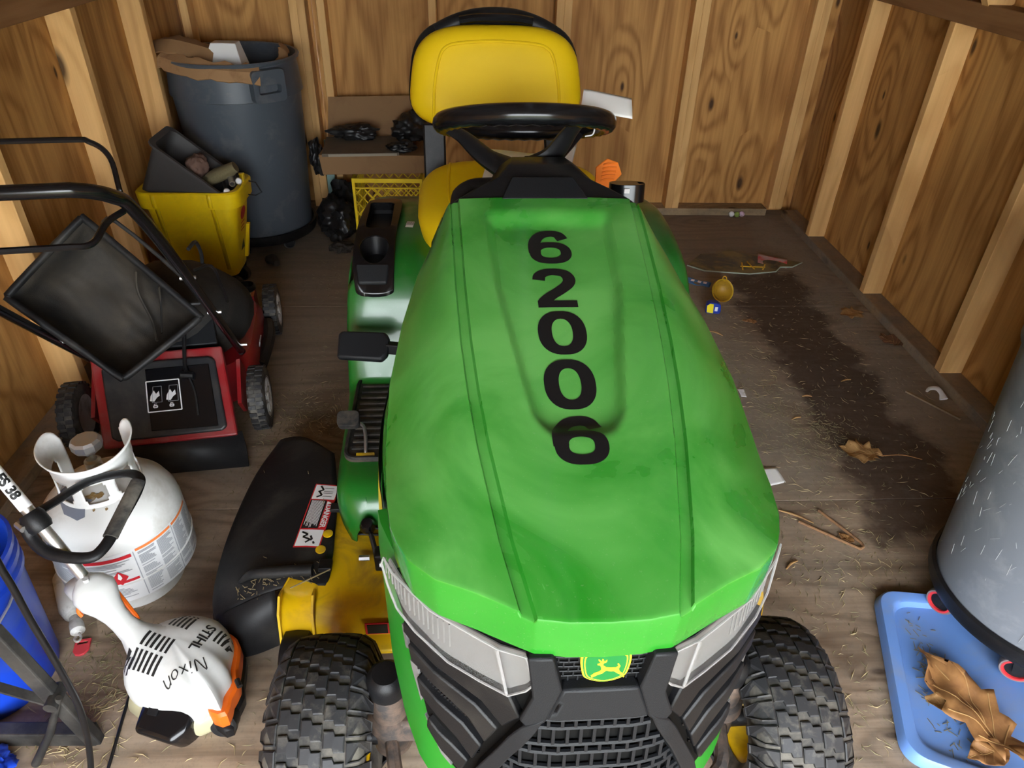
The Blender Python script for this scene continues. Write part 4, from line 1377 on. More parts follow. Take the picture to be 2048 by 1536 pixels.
dl([(.0, .33), (.095, .33), (.09, .66), (-.003, .66)], closed=True)
for cx in (.022, .068):
    dpoly(MB(), [(cx - .016, .45), (cx - .004, .44), (cx + .004, .48), (cx + .012, .50), (cx + .010, .55), (cx + .002, .52), (cx - .004, .56), (cx - .014, .50)], .027, .0276).build('hand_symbol', 'white', door, smooth=0)
    dl([(cx - .010, .43), (cx + .018, .43), (cx + .018, .60), (cx - .006, .60)], w=.0012, name='frame_symbol', m='grey_print', closed=True)
    dl([(cx - .006, .375), (cx + .004, .375), (cx + .004, .395), (cx - .006, .395)], w=.0035, name='lock_symbol', closed=True)
    dl([(cx - .005, .395), (cx - .004, .412), (cx + .003, .412)], w=.0016, name='lock_symbol')
# rear skirt flap
MB().add([(-.10, -.150, .105), (.255, -.155, .105), (.262, -.175, .062), (.265, -.215, .012), (-.09, -.20, .012), (-.10, -.17, .062)], [(0, 1, 2, 5), (5, 2, 3, 4)]).build('rear_flap', 'chute_pl', PM, smooth=30, solid=.008)
# top of discharge tunnel
MB().prism([(.02, 0), (.20, 0), (.19, 1), (.045, 1)], lambda x, t: (x, lerp(.05, .12, t), lerp(.305, .365, t)), lambda x, t: (x, lerp(.065, .14, t), lerp(.29, .345, t))).build('tunnel_cover', 'grey_pl', PM, smooth=0, bevel=.004)
# starter cord hanging over the door
cd = MB().tube([dpt(.115, 1.15, .03), dpt(.112, 1.0, .03), dpt(.112, .78, .034), dpt(.120, .70, .036)], .006, 8, smooth=4).build('starter_cord', 'black_pl', PM)
MB().tube([dpt(.100, .70, .036), dpt(.135, .68, .036)], .011, 8).build('cord_knob', 'black_pl', cd)
MB().tube([dpt(.12, .68, .036), dpt(.135, .5, .03), dpt(.14, .25, .03)], .003, 6, smooth=4).build('cord_end', 'chute_pl', cd)
# engine
eng = MB().lathe([(0, .205), (.13, .205), (.135, .26), (.125, .30), (.10, .335), (.05, .348), (0, .35)], c=(.06, .36, 0), seg=32).build('engine', 'black_pl', PM, smooth=40)
MB().box((.16, .30, .26), (.10, .14, .10)).build('engine_cover', 'black_pl', eng, bevel=.02)
MB().lathe([(0, .06), (.030, .06), (.034, .045), (.034, .0), (0, 0)], c=(.155, .40, .30), seg=20).build('fuel_cap', 'black_pl', eng)
MB().lathe([(.026, .012), (.032, .006), (.032, -.006), (.026, -.012), (.026, .012)], c=(.25, .46, .29), seg=24).build('throttle_ring', 'black_pl', eng)
MB().tube([(.21, .26, .29), (.235, .25, .27), (.25, .27, .24)], .013, 8).build('spark_lead', 'steel', eng)
MB().box((.205, .245, .315), (.03, .02, .02)).build('chrome_clip', 'steel', eng, bevel=.003)
# handle
rt = [(.243, .165, .20), (.243, .12, .25), (.262, -.40, .79), (.272, -.62, .995), (.268, -.70, 1.05), (.235, -.745, 1.078), (.17, -.755, 1.083)]
lt = [(-.45 + .06 * 0 + .235 * 0 + (.06 - p[0]) + .39 - .02, p[1], p[2]) for p in rt]
lt = [(.06 - p[0] - .02, p[1], p[2]) for p in rt]
hd = MB().tube(catmull([Vector(p) for p in rt + lt[::-1]], 6), .0128, 12).build('handle', 'black_paint', PM)
MB().tube([(.262, -.60, .985), (.262, -.632, 1.03), (.252, -.60, 1.085), (.225, -.592, 1.112), (.18, -.60, 1.12), (-.10, -.60, 1.12), (-.165, -.592, 1.112), (-.205, -.60, 1.075), (-.21, -.62, 1.0)], .005, 8, smooth=6).build('brake_bail', 'black_paint', hd)
MB().tube([(.262, -.645, 1.003), (.243, -.69, 1.0), (.228, -.745, .985), (.19, -.765, .99), (.10, -.79, 1.0), (-.08, -.79, 1.0), (-.16, -.75, .985), (-.20, -.66, 1.0)], .006, 8, smooth=6).build('drive_bail', 'black_paint', hd)
for y, z in ((-.30, .70), (-.12, .505), (.13, .245)):
    MB().tube([(.235, y, z), (.272, y, z)], .005, 8).build('handle_bolt', 'steel', hd)
MB().tube([(-.19, -.02, .395), (-.225, -.02, .395)], .006, 8).build('handle_bolt', 'steel', hd)
MB().tube([(.272, -.30, .72), (.30, -.24, .70), (.295, -.15, .60), (.28, -.05, .50)], .004, 6, smooth=5).build('control_cable', 'black_pl', hd)
MB().tube([(.285, -.36, .80), (.295, -.32, .80), (.29, -.27, .75), (.285, -.26, .72)], .0045, 8, smooth=4).build('cable_hook', 'grey_pl', hd)

# grass catcher slung between the handle tubes
N_, R_, L_, F_ = Vector((-.995, 1.70, .335)), Vector((-.797, 1.845, .455)), Vector((-1.262, 1.76, .565)), Vector((-1.10, 1.955, .715))
ctr = (N_ + R_ + L_ + F_) / 4
gc = thing('grass_catcher', 'dusty black grass catcher bag slung on the push mower handle', 'grass bag', ctr)
fr = [p - ctr for p in (N_, R_, F_, L_)]
nrm = (fr[1] - fr[0]).cross(fr[3] - fr[0]).normalized()
if nrm.y > 0: nrm = -nrm
cor = []
for k in range(4):
    a, b_, c = fr[k - 1], fr[k], fr[(k + 1) % 4]
    cor += [b_ + (a - b_).normalized() * .03, b_ + (a - b_).normalized() * .006 + (c - b_).normalized() * .006, b_ + (c - b_).normalized() * .03]
MB().tube(cor, .0105, 10, closed=True, smooth=3).build('bag_frame', 'chute_pl', gc)
mb = MB()
def bagp(u, v, d, s):
    """u, v over the opening, d depth, s scale about the middle"""
    p = fr[0] * (1 - u) * (1 - v) + fr[1] * u * (1 - v) + fr[2] * u * v + fr[3] * (1 - u) * v
    return p * s - nrm * d
from mathutils import noise as _nz
def bag_f(u, v):
    e1, e2 = 1 - abs(2 * u - 1) ** 5, 1 - abs(2 * v - 1) ** 5
    d = .15 * (e1 * e2) ** .55
    d += (.020 * _nz.noise(Vector((u * 3.1, v * 2.3, 4.0))) + .010 * abs(_nz.noise(Vector((u * 7, v * 3, 9.0))))) * e1 * e2
    return bagp(u, v, d, 1.0)
mb.grid(bag_f, 36, 36)
mb.build('bag_fabric', 'fabric', gc, smooth=50, solid=.003)
P = [bagp(.95, .55, .075, .95), bagp(.8, .45, .125, .9), bagp(.65, .2, .14, .85), bagp(.5, .06, .10, .93)]
MB().tube([p + nrm * .012 for p in P], .004, 6, smooth=5).build('bag_crease', 'fabric', gc)
P = [bagp(.98, .35, .06, .95), bagp(.85, .25, .115, .9), bagp(.6, .08, .09, .93)]
MB().tube([p + nrm * .012 for p in P], .003, 6, smooth=5).build('bag_crease', 'fabric', gc)
# bag body bulging behind the frame
mb = MB()
loops = []
ax0, ax1 = Vector((.02, .10, -.08)) - nrm * .10, Vector((.22, .28, -.10)) - nrm * .16
for t, r in ((0, .10), (.12, .15), (.35, .18), (.6, .18), (.82, .15), (.95, .09), (1, .02)):
    c = ax0.lerp(ax1, t)
    loops.append([c + Vector((math.cos(a) * r * 1.0 + math.sin(3 * a) * .008, math.sin(a) * r * .5 - math.cos(a) * .05, math.sin(a) * r * .75 - .05 * t)) for a in [2 * PI * k / 20 for k in range(20)]])
mb.loft(loops)
mb.build('bag_body', 'fabric', gc, smooth=60)
MB().tube([fr[1] + (fr[2] - fr[1]) * .12 + nrm * .0, fr[1] + (fr[2] - fr[1]) * .12 + Vector((.03, .03, .02)), fr[1].lerp(fr[2], .85) + Vector((.035, .03, .02)), fr[1].lerp(fr[2], .85)], .006, 8, smooth=4).build('carry_handle', 'chute_pl', gc)
# ================================================================== propane tank
MAT['tank_white'] = pbr('grubby_white_steel', (0.66, 0.66, 0.64), 0.42, dirt=(0.36, 0.33, 0.28), dirt_scale=7, dirt_range=(.46, .8))
MAT['tank_grey'] = pbr('grey_primer_patch', (0.17, 0.19, 0.24), 0.5)
MAT['rust'] = pbr('rust_spot', (0.22, 0.13, 0.04), 0.8, dirt=(0.4, 0.35, 0.28), dirt_scale=60)
MAT['brass'] = pbr('dull_brass', (0.42, 0.37, 0.26), 0.4, metal=.8, dirt=(.3, .28, .24), dirt_scale=30)
MAT['label_white'] = pbr('label_paper', (0.70, 0.70, 0.70), 0.45)
MAT['label_grey'] = pbr('label_grey_type', (0.34, 0.35, 0.37), 0.5)
MAT['label_red'] = pbr('label_red', (0.55, 0.02, 0.03), 0.45)
MAT['label_orange'] = pbr('label_orange', (0.75, 0.20, 0.05), 0.45)
TC = (-.885, 1.285, 0)
tank = thing('propane_tank', 'white propane tank with printed label in front of the push mower', 'propane tank', TC)
TR = .155
MB().lathe([(.0, .032), (.07, .035), (.115, .05), (.145, .085), (TR, .13), (TR, .225), (.151, .255), (.138, .285), (.113, .312), (.075, .332), (.035, .341), (0, .343)], seg=64).build('tank_body', 'tank_white', tank, smooth=60)
MB().lathe([(.100, .045), (.104, .03), (.106, .0), (.112, .0), (.111, .03), (.118, .055)], seg=48).build('foot_ring', 'tank_white', tank, smooth=50)
MB().lathe([(TR + .0005, .128), (TR + .004, .131), (TR + .0005, .134)], seg=64).build('weld_bead', 'tank_white', tank)
# collar: cut-away ring with hand holes
mb = MB()
RC = .086
A0, A1 = math.radians(-205), math.radians(62)
NA, NZ = 96, 14
cells = {}
def top_z(a):
    t = (a - A0) / (A1 - A0)
    return .462 - .035 * math.sin(min(1, max(0, t)) * PI) ** 2 * .6
vs = []
for j in range(NZ + 1):
    for i in range(NA + 1):
        a = lerp(A0, A1, i / NA)
        z = lerp(.318, top_z(a), j / NZ)
        # rounded horns at the two ends
        e = min(i, NA - i) / NA * (A1 - A0) * RC
        if e < .03:
            z = min(z, top_z(a) - .03 + math.sqrt(max(0, .03 ** 2 - (.03 - e) ** 2)))
        r = RC + .010 * sstep(.8, 1.0, j / NZ) - .004 * math.sin(PI * j / NZ)
        vs.append(Vector((r * math.cos(a), r * math.sin(a), z)))
fs = []
holes = [math.radians(x) for x in (-165, -118, -68, -22, 28)]
for j in range(NZ):
    for i in range(NA):
        a = lerp(A0, A1, (i + .5) / NA)
        zz = (j + .5) / NZ
        cut = any((abs(a - h) * RC / .026) ** 2.6 + (abs(zz - .36) / .24) ** 2.6 < 1 for h in holes)
        if not cut:
            fs.append((j * (NA + 1) + i, j * (NA + 1) + i + 1, (j + 1) * (NA + 1) + i + 1, (j + 1) * (NA + 1) + i))
mb.add(vs, fs)
MAT['collar_white'] = pbr('clean_white_steel', (0.74, 0.74, 0.72), 0.38, dirt=(0.5, 0.48, 0.44), dirt_scale=9, dirt_range=(.55, .8))
mb.build('collar', 'collar_white', tank, smooth=60, solid=.0035)
vl = MB().lathe([(0, .34), (.026, .34), (.026, .36), (.018, .365), (.018, .395), (.012, .40), (0, .40)], seg=20).build('valve', 'brass', tank)
MB().lathe([(0, .395), (.010, .395), (.010, .412), (.030, .414), (.034, .420), (.034, .436), (.028, .442), (0, .442)], c=(-.012, .02, 0), seg=10).build('valve_knob', 'steel', vl, smooth=20)
MB().tube([(0, 0, .378), (.035, -.03, .378)], .014, 12).build('valve_outlet', 'brass', vl)
body_bvh = bvh_of(MB().lathe([(TR, .0), (TR, .225), (.151, .255), (.138, .285), (.113, .312), (.075, .332), (.035, .341), (0, .343)], seg=96))
def onT(a, z, d=.0008):
    a = a + math.radians(12)
    r = TR if z <= .225 else interp(z, [.225, .255], [TR, .151])
    return Vector(((r + d) * math.cos(a), (r + d) * math.sin(a), z))
def tl(a0, a1, z0, z1, m, d, name='label_print', n=None):
    n = n or max(2, int((a1 - a0) / .05))
    return MB().grid(lambda u, v: onT(lerp(a0, a1, u), lerp(z0, z1, v), d), n, 2).build(name, m, tank, smooth=60, fix=False)
dg = math.radians
lab_o = tl(dg(-150), dg(25), .075, .232, 'label_white', .0008, 'label_sheet')
# label faces: red warning column, then two grey text columns
def lines(a0, a1, z0, z1, n, seed, m='label_grey', d=.0016):
    rnd_ = random.Random(seed)
    mb = MB()
    h = (z1 - z0) / n
    for k in range(n):
        zb = z1 - (k + 1) * h
        e = a1 - (rnd_.random() ** 2) * (a1 - a0) * .45
        if rnd_.random() < .1:
            continue
        q = MB().grid(lambda u, v: onT(lerp(a0, e, u), zb + h * (.18 + .64 * v), d), max(2, int((e - a0) / .06)), 1)
        mb.add(q.v, q.f)
    return mb.build('label_text', m, tank, smooth=60, fix=False)
A = [dg(-150), dg(-108), dg(-66), dg(-30), dg(2), dg(25)]
tl(dg(-110), dg(-68), .212, .222, 'label_red', .0014)
lines(dg(-109), dg(-70), .172, .208, 9, 1)
tl(dg(-110), dg(-68), .138, .146, 'label_red', .0014)
lines(dg(-109), dg(-70), .085, .132, 11, 2)
mb = MB()
am = dg(-82)
vsq = [onT(am, .180, .0024), onT(am + .115, .157, .0024), onT(am, .134, .0024), onT(am - .115, .157, .0024)]
mb.add(vsq, [(0, 1, 2, 3)]).build('flame_diamond', 'label_red', tank, smooth=0, fix=False)
mb = MB()
mb.add([onT(am - .03, .158, .003), onT(am, .152, .003), onT(am + .03, .158, .003), onT(am + .02, .168, .003), onT(am, .175, .003), onT(am - .015, .166, .003)], [(0, 1, 2, 3, 4, 5)]).build('flame_mark', 'white', tank, smooth=0, fix=False)
tl(dg(-64), dg(-30), .222, .229, 'label_orange', .0014)
lines(dg(-63), dg(-48), .082, .218, 34, 3)
lines(dg(-46), dg(-31), .082, .218, 34, 4)
tl(dg(-28), dg(2), .222, .229, 'label_orange', .0014)
lines(dg(-27), dg(-13), .082, .218, 34, 5)
lines(dg(-11), dg(1), .082, .218, 34, 6)
lines(dg(5), dg(23), .082, .20, 30, 7)
lines(dg(-146), dg(-113), .082, .21, 28, 8)
for a in (-66, -29, 3):
    tl(dg(a - .4), dg(a + .4), .078, .225, 'label_grey', .0018, n=2)
# primer patch and rust on the shoulder
def shoulder(poly, m, name, lift=.0012):
    drape(flat_poly(poly, 3, .02), body_bvh, (0, 0, .36), (1, 0, 0), (0, 1, 0), lift=lift).build(name, m, tank, smooth=60, fix=False)
shoulder([(-.085, -.035), (-.045, -.095), (-.01, -.112), (.005, -.105), (.0, -.085), (.012, -.068), (-.02, -.060), (-.05, -.045), (-.07, -.02)], 'tank_grey', 'primer_patch')
for x, y, r in ((.005, -.062, .012), (.022, -.055, .008), (.058, -.055, .009), (.02, -.09, .003), (.045, -.085, .003)):
    shoulder([(x + r * (1 + .35 * math.sin(5 * a)) * math.cos(a), y + r * (1 + .3 * math.cos(4 * a)) * math.sin(a)) for a in [2 * PI * k / 14 for k in range(14)]], 'rust', 'rust_spot', .001)

# ================================================================== string trimmer
MAT['trim_white'] = pbr('white_engine_plastic', (0.52, 0.52, 0.505), 0.38, dirt=(0.36, 0.345, 0.32), dirt_scale=10, dirt_range=(.5, .85))
MAT['alu'] = pbr('scuffed_aluminium', (0.55, 0.53, 0.50), 0.38, metal=.85, dirt=(.35, .33, .30), dirt_scale=30)
MAT['trim_orange'] = pbr('trimmer_orange', (0.75, 0.13, 0.01), 0.4)
MAT['fuel_pl'] = pbr('translucent_fuel_tank', (0.52, 0.48, 0.30), 0.4, trans=.25)
E0 = Vector((-.62, .93, .115))
tr = thing('string_trimmer', 'white and orange string trimmer leaning engine-down beside the propane tank', 'string trimmer', (E0.x, E0.y, 0))
O_ = Vector((E0.x, E0.y, 0))
def W(*p):
    return Vector(p) - O_
# shaft up to the wall
S0, S1 = W(-.800, 1.008, .285), W(-.956, 1.105, .52)
dS = (S1 - S0).normalized()
MB().tube([S0 - dS * .03, S0 + dS * 1.02], .0125, 16).build('shaft', 'alu', tr)
wr_ = MB().tube([S1 - dS * .09, S1 + dS * .16], .0131, 20).build('shaft_decal', 'white', tr)
# lettering round the tube, read from above
ux = Vector((0, 0, 0))
sv = Vector((.35, -.6, .72)); sv = (sv - dS * sv.dot(dS)).normalized()
sw = dS.cross(sv)
mb = text_mb('FS 38', .026, bold=.0012, cuts=2)
mb.v = [tuple(S1 + dS * (-p[0] - .035) + (sv * math.cos(p[1] / .0131) + sw * math.sin(p[1] / .0131)) * .0137) for p in mb.v]
mb.build('shaft_text', 'black_print', wr_, smooth=0, fix=False)
# loop handle
lp = [W(-.905, 1.06, .43), W(-.888, 1.130, .415), W(-.850, 1.195, .41), W(-.785, 1.220, .41), W(-.748, 1.208, .41), W(-.742, 1.175, .40), W(-.752, 1.10, .385), W(-.764, 1.035, .372), W(-.790, 1.014, .368), W(-.86, 1.020, .375), W(-.898, 1.04, .40)]
lh = MB().tube(lp, .0095, 10, closed=True, smooth=6, flat=(1.25, .8)).build('loop_handle', 'black_pl', tr)
MB().tube([W(-.744, 1.195, .409), W(-.758, 1.06, .378)], .0135, 12, flat=(1.2, .8)).build('handle_grip', 'rubber', lh)
MB().lathe([(0, -.022), (.02, -.022), (.024, -.012), (.024, .012), (.02, .022), (0, .022)], c=W(-.893, 1.064, .424), mat=dS.to_track_quat('Z', 'Y').to_matrix(), seg=16).build('handle_clamp', 'black_pl', lh)
MB().tube([W(-.925, 1.055, .425), W(-.905, 1.04, .425)], .007, 8).build('clamp_bolt', 'steel', lh)
# grip housing and neck, swept into the engine cover
ctrs = [(W(-.818, 1.018, .305), .016, .014), (W(-.808, 1.011, .294), .034, .026), (W(-.798, 1.004, .280), .043, .032), (W(-.787, .997, .262), .040, .030), (W(-.774, .990, .242), .029, .025), (W(-.762, .984, .224), .0235, .022), (W(-.748, .977, .206), .0225, .022), (W(-.732, .970, .188), .026, .025), (W(-.715, .962, .172), .037, .033), (W(-.698, .955, .158), .052, .042), (W(-.675, .948, .146), .066, .048), (W(-.65, .94, .135), .06, .045)]
def sweep(cs, n=28, p=2.3, roll=0.0):
    loops = []
    for i, (c, rw, rh) in enumerate(cs):
        t = (cs[min(i + 1, len(cs) - 1)][0] - cs[max(i - 1, 0)][0]).normalized()
        up = Vector((0, 0, 1))
        sd = t.cross(up).normalized()
        up = sd.cross(t).normalized()
        L = []
        for k in range(n):
            a = 2 * PI * k / n + roll
            ca, sa = math.cos(a), math.sin(a)
            L.append(c + sd * math.copysign(abs(ca) ** (2 / p), ca) * rw + up * math.copysign(abs(sa) ** (2 / p), sa) * rh)
        loops.append(L)
    return loops
cc = []
for i in range(len(ctrs) - 1):
    for k in range(3):
        t = k / 3
        cc.append((ctrs[i][0].lerp(ctrs[i + 1][0], t), lerp(ctrs[i][1], ctrs[i + 1][1], t), lerp(ctrs[i][2], ctrs[i + 1][2], t)))
cc.append(ctrs[-1])
hous = MB().loft(sweep(cc))
hous.loft(sweep([(W(-.785, 1.0, .275), .022, .020), (W(-.81, 1.012, .272), .034, .026), (W(-.835, 1.022, .268), .030, .022), (W(-.858, 1.031, .264), .020, .015), (W(-.868, 1.035, .263), .008, .007)]))
hous.loft(sweep([(W(-.80, 1.0, .272), .022, .022), (W(-.782, 1.014, .270), .028, .024), (W(-.768, 1.024, .266), .018, .016), (W(-.763, 1.027, .265), .006, .006)]))
PB = [(-.738, .905), (-.727, .955), (-.70, 1.00), (-.66, 1.022), (-.61, 1.03), (-.565, 1.018), (-.54, .985), (-.533, .93), (-.522, .90), (-.530, .868), (-.528, .838), (-.555, .842), (-.57, .822), (-.61, .840), (-.67, .848), (-.72, .868)]
PC = (-.625, .935)
def slab(z, k, dx=0.0, dy=0.0, poly=PB, sm=3):
    q = catmull([Vector((PC[0] + (a - PC[0]) * k + dx, PC[1] + (b_ - PC[1]) * k + dy, z)) for a, b_ in poly], sm, True)
    return [p - O_ for p in q]
hous.loft([slab(.055, .90), slab(.075, .97), slab(.105, 1.0), slab(.130, .985, -.002, .002), slab(.150, .93, -.006, .006), slab(.166, .82, -.012, .010), slab(.178, .64, -.018, .014), slab(.186, .42, -.022, .016), slab(.190, .2, -.024, .018), slab(.191, .02, -.024, .018)])
hb = bvh_of(hous)
hous.build('engine_cover', 'trim_white', tr, smooth=38)
for k in range(3):
    MB().tube([W(-.775 + .002 * k, 1.028 - .004 * k, .262 - .01 * k), W(-.755, 1.012, .232), W(-.728, .992, .205), W(-.722, .988, .203)], [.006, .008, .007, .004], 8, smooth=5).build('throttle_trigger' if k == 0 else 'trigger_lock', 'trim_orange', tr) if k == 0 else None
MB().box(W(-.776, 1.025, .285), (.016, .014, .014)).build('stop_switch', 'trim_orange', tr, bevel=.003)
MB().tube([W(-.822, .985, .262), W(-.826, .976, .250), W(-.820, .972, .238)], .004, 8, smooth=4).build('choke_tab', 'trim_orange', tr)
MB().lathe([(0, -.004), (.006, -.004), (.006, .004), (0, .004)], c=W(-.80, 1.0, .318), seg=12).build('housing_cap', 'trim_white', tr)
# draped slots, lettering
NX, NY = Vector((.72, -.70, 0)), Vector((.70, .72, 0))
def slots(o, dx, dy, n, L, w, parent=tr, skew=0.0, m='black_print', name='cooling_slot'):
    ax_ = Vector(dx).normalized(); ay_ = Vector(dy).normalized()
    for k in range(n):
        q = flat_poly([(-L / 2 + skew * k, k * w * 1.9 - w / 2), (L / 2 - skew * k, k * w * 1.9 - w / 2), (L / 2 - skew * k, k * w * 1.9 + w / 2), (-L / 2 + skew * k, k * w * 1.9 + w / 2)], 2, .015)
        drape(q, hb, Vector(o), ax_, ay_, lift=.0006).build(name, m, parent, smooth=0, fix=False)
U = Vector((.88, -.30, .0)).normalized(); V = Vector((.30, .88, 0)).normalized()   # along / across the engine seen from above
slots(W(-.640, .930, .25), V, -U, 6, .032, .0060)
slots(W(-.655, .892, .25), V, -U, 6, .036, .0060)
slots(W(-.615, .990, .25), V, -U, 5, .040, .0055)
slots(W(-.560, .972, .25), Vector((-.2, -1, 0)), Vector((1, -.2, 0)), 4, .034, .0038)
slots(W(-.715, .900, .22), V, -U, 3, .03, .005)
mb = text_mb('STIHL', .027, bold=.0007, cuts=2)
drape(mb, hb, W(-.585, .958, .3), Vector((-.28, -.96, 0)), Vector((.96, -.28, 0)), lift=.001).build('maker_lettering', 'black_print', tr, smooth=0, fix=False)
# handwriting in marker
hw = {'N': [[(0, 0), (.1, 1), (.6, 0), (.75, 1)]], 'i': [[(0, 0), (.1, .55)], [(.14, .8), (.16, .88)]], 'x': [[(0, .6), (.5, 0)], [(.5, .62), (0, 0)]],
      'o': [[(.25, .6), (.02, .4), (.05, .1), (.25, 0), (.45, .15), (.45, .45), (.25, .6)]], 'n': [[(0, 0), (.05, .6), (.06, .45), (.25, .62), (.42, .45), (.45, 0)]]}
mb = MB()
xo = 0
for ch, adv in (('N', .95), ('i', .35), ('x', .7), ('o', .65), ('n', .6)):
    for stv in hw[ch]:
        q = ribbon([(v.x, v.y) for v in catmull([Vector((xo + a, b_, 0)) for a, b_ in stv], 4)], .09)
        mb.add(q.v, q.f)
    xo += adv
mb.v = [((p[0] - xo / 2) * .026, (p[1] - .5) * .026, 0) for p in mb.v]
drape(mb, hb, W(-.598, .878, .3), Vector((-.82, -.55, 0)), Vector((.55, -.82, 0)), lift=.001).build('marker_writing', 'black_print', tr, smooth=0, fix=False)
# orange starter side, black filter box, fuel tank
PO = [(-.60, 1.03), (-.56, 1.022), (-.532, .99), (-.522, .93), (-.512, .90), (-.518, .868), (-.518, .834), (-.55, .836), (-.60, .90), (-.62, .97)]
MB().loft([slab(.045, .98, poly=PO, sm=2), slab(.060, 1.03, poly=PO, sm=2), slab(.092, 1.03, poly=PO, sm=2), slab(.098, .98, poly=PO, sm=2)]).build('starter_cover', 'trim_orange', tr, smooth=40)
MB().loft([slab(.012, .96, poly=PO, sm=2), slab(.020, 1.05, poly=PO, sm=2), slab(.045, 1.06, poly=PO, sm=2), slab(.052, .98, poly=PO, sm=2)]).build('starter_rim', 'black_pl', tr, smooth=40)
fb_ = [(-.058, -.035), (.03, -.045), (.052, -.02), (.056, .02), (.03, .04), (-.05, .04), (-.062, .02)]
mz = Matrix.Translation(W(-.638, .845, .055)) @ Matrix.Rotation(math.radians(-12), 4, 'Z') @ Matrix.Rotation(math.radians(22), 4, 'X')
MB().plate(fb_, [], -.045, .035, mat=mz).build('filter_cover', 'black_gl', tr, smooth=30, bevel=.014, bev_seg=4)
MB().plate(rrect(.02, .02, .003), [], 0, .006, mat=mz @ Matrix.Translation((-.03, .01, .034))).build('filter_latch', 'black_pl', tr, bevel=.002)
MB().tube([W(-.612, .868, .098), W(-.606, .860, .104)], .005, 8).build('choke_knob', 'trim_orange', tr)
MB().tube([W(-.585, .855, .085), W(-.583, .838, .085)], .014, 12).build('primer_bulb', 'fuel_pl', tr)
MB().loft(sweep([(W(-.735, .925, .06), .02, .02), (W(-.72, .915, .055), .045, .042), (W(-.68, .90, .05), .055, .048), (W(-.62, .885, .048), .055, .046), (W(-.57, .872, .045), .05, .042), (W(-.545, .865, .045), .03, .03)], p=2.6)).build('fuel_tank', 'fuel_pl', tr, smooth=50)
MB().lathe([(0, -.02), (.026, -.02), (.028, -.012), (.028, .016), (.024, .02), (0, .02)], c=W(-.535, .852, .038), mat=Matrix.Rotation(math.radians(70), 3, 'X') , seg=24).build('fuel_cap', 'black_pl', tr, smooth=40)
MB().tube([W(-.51, .90, .11), W(-.50, .885, .108)], .006, 8).build('starter_knob', 'black_pl', tr)

# ================================================================== left corner
MAT['blue'] = pbr('blue_bucket_plastic', (0.008, 0.045, 0.42), 0.35, dirt=(0.06, 0.10, 0.30), dirt_scale=6, dirt_range=(.5, .8))
MAT['dark_steel'] = pbr('dusty_dark_steel', (0.018, 0.018, 0.018), 0.5, metal=.2, dirt=(0.085, 0.078, 0.068), dirt_scale=9, dirt_range=(.42, .75))
MAT['hose'] = pbr('black_hose', (0.006, 0.006, 0.007), 0.35)
bk = thing('bucket', 'blue plastic bucket behind the dark steel stand', 'bucket', (-1.10, 1.0, 0))
MB().lathe([(0, .004), (.125, .004), (.13, .0), (.132, .008), (.146, .285), (.147, .30), (.155, .302), (.155, .314), (.148, .318), (.148, .332), (.156, .334), (.156, .346), (.149, .35), (.149, .362), (.156, .364), (.157, .378), (.150, .38), (.146, .37), (.130, .02), (0, .018)], seg=48).build('bucket_body', 'blue', bk, smooth=40)
MB().tube([(.155 * math.cos(a), .155 * math.sin(a), .30 + .012 * math.sin(a) - .07 * max(0, -math.sin(a))) for a in [math.radians(x) for x in range(-180, 1, 12)]], .003, 6).build('bail_wire', 'steel', bk)
stn = thing('steel_stand', 'dusty dark steel folding stand in the near left corner', 'stand', (-.87, .83, 0))
def S_(*p):
    return Vector((p[0] + .87, p[1] - .83, p[2]))
MB().bar(S_(-.875, .835, .385), S_(-.800, .83, .012), .032, .022, up=(0, 1, 0)).build('stand_leg', 'dark_steel', stn, smooth=0, bevel=.003)
MB().bar(S_(-1.12, .85, .022), S_(-.80, .84, .022), .030, .044).build('stand_foot', 'dark_steel', stn, smooth=0, bevel=.003)
MB().tube([S_(-.808, .815, .198), S_(-.85, .80, .10), S_(-.905, .79, .006)], [.006, .008, .009], 10).build('stand_rod', 'dark_steel', stn)
MB().bar(S_(-1.0, .845, .235), S_(-.835, .84, .13), .018, .006, up=(0, 0, 1)).build('stand_brace', 'dark_steel', stn, smooth=0)
MB().tube([S_(-.822, .80, .185), S_(-.822, .85, .185)], .013, 12).build('pivot', 'dark_steel', stn)
hs = MB().tube([Vector(p) - Vector((-.76, .80, 0)) for p in [(-1.318, .84, 1.10), (-1.10, .82, 1.00), (-.88, .80, .85), (-.775, .80, .66), (-.762, .80, .57), (-.763, .80, .455), (-.752, .79, .324), (-.748, .78, .212), (-.762, .765, .09), (-.775, .74, .010), (-.76, .66, .006), (-.70, .55, .006)]], .006, 10, smooth=8).build('hose', 'hose')
hs.location = (-.76, .80, 0)
tag(hs, 'thin black hose curving down in front of the blue bucket', 'hose')
cd2 = MB().tube([(-.018, .10, .004), (-.01, .02, .004), (.0, -.06, .004), (.008, -.14, .004), (.02, -.3, .004)], .0035, 8, smooth=6).build('cord', 'hose')
cd2.location = (-.76, .87, 0)
tag(cd2, 'thin black cord on the floor under the string trimmer', 'cord')
MAT['red_tab'] = pbr('red_plastic_tab', (0.60, 0.045, 0.06), 0.45)
tb = MB().plate([(-.017, -.012), (-.010, -.022), (.0, -.025), (.010, -.022), (.017, -.012), (.017, .02), (-.017, .02)], [rrect(.022, .008, .002, 3, 0, .010)], 0, .006, mat=Matrix.Rotation(.2, 4, 'Z')).build('plastic_tab', 'red_tab', bevel=.001)
tb.location = (-.935, 1.066, 0.0005)
tag(tb, 'small red plastic tab lying on the floor between bucket and trimmer', 'tab')
sb = thing('spray_bottle', 'grimy white bottle with hooked nozzle lying behind the blue bucket', 'bottle', (-1.0, 1.175, .03), math.radians(-58))
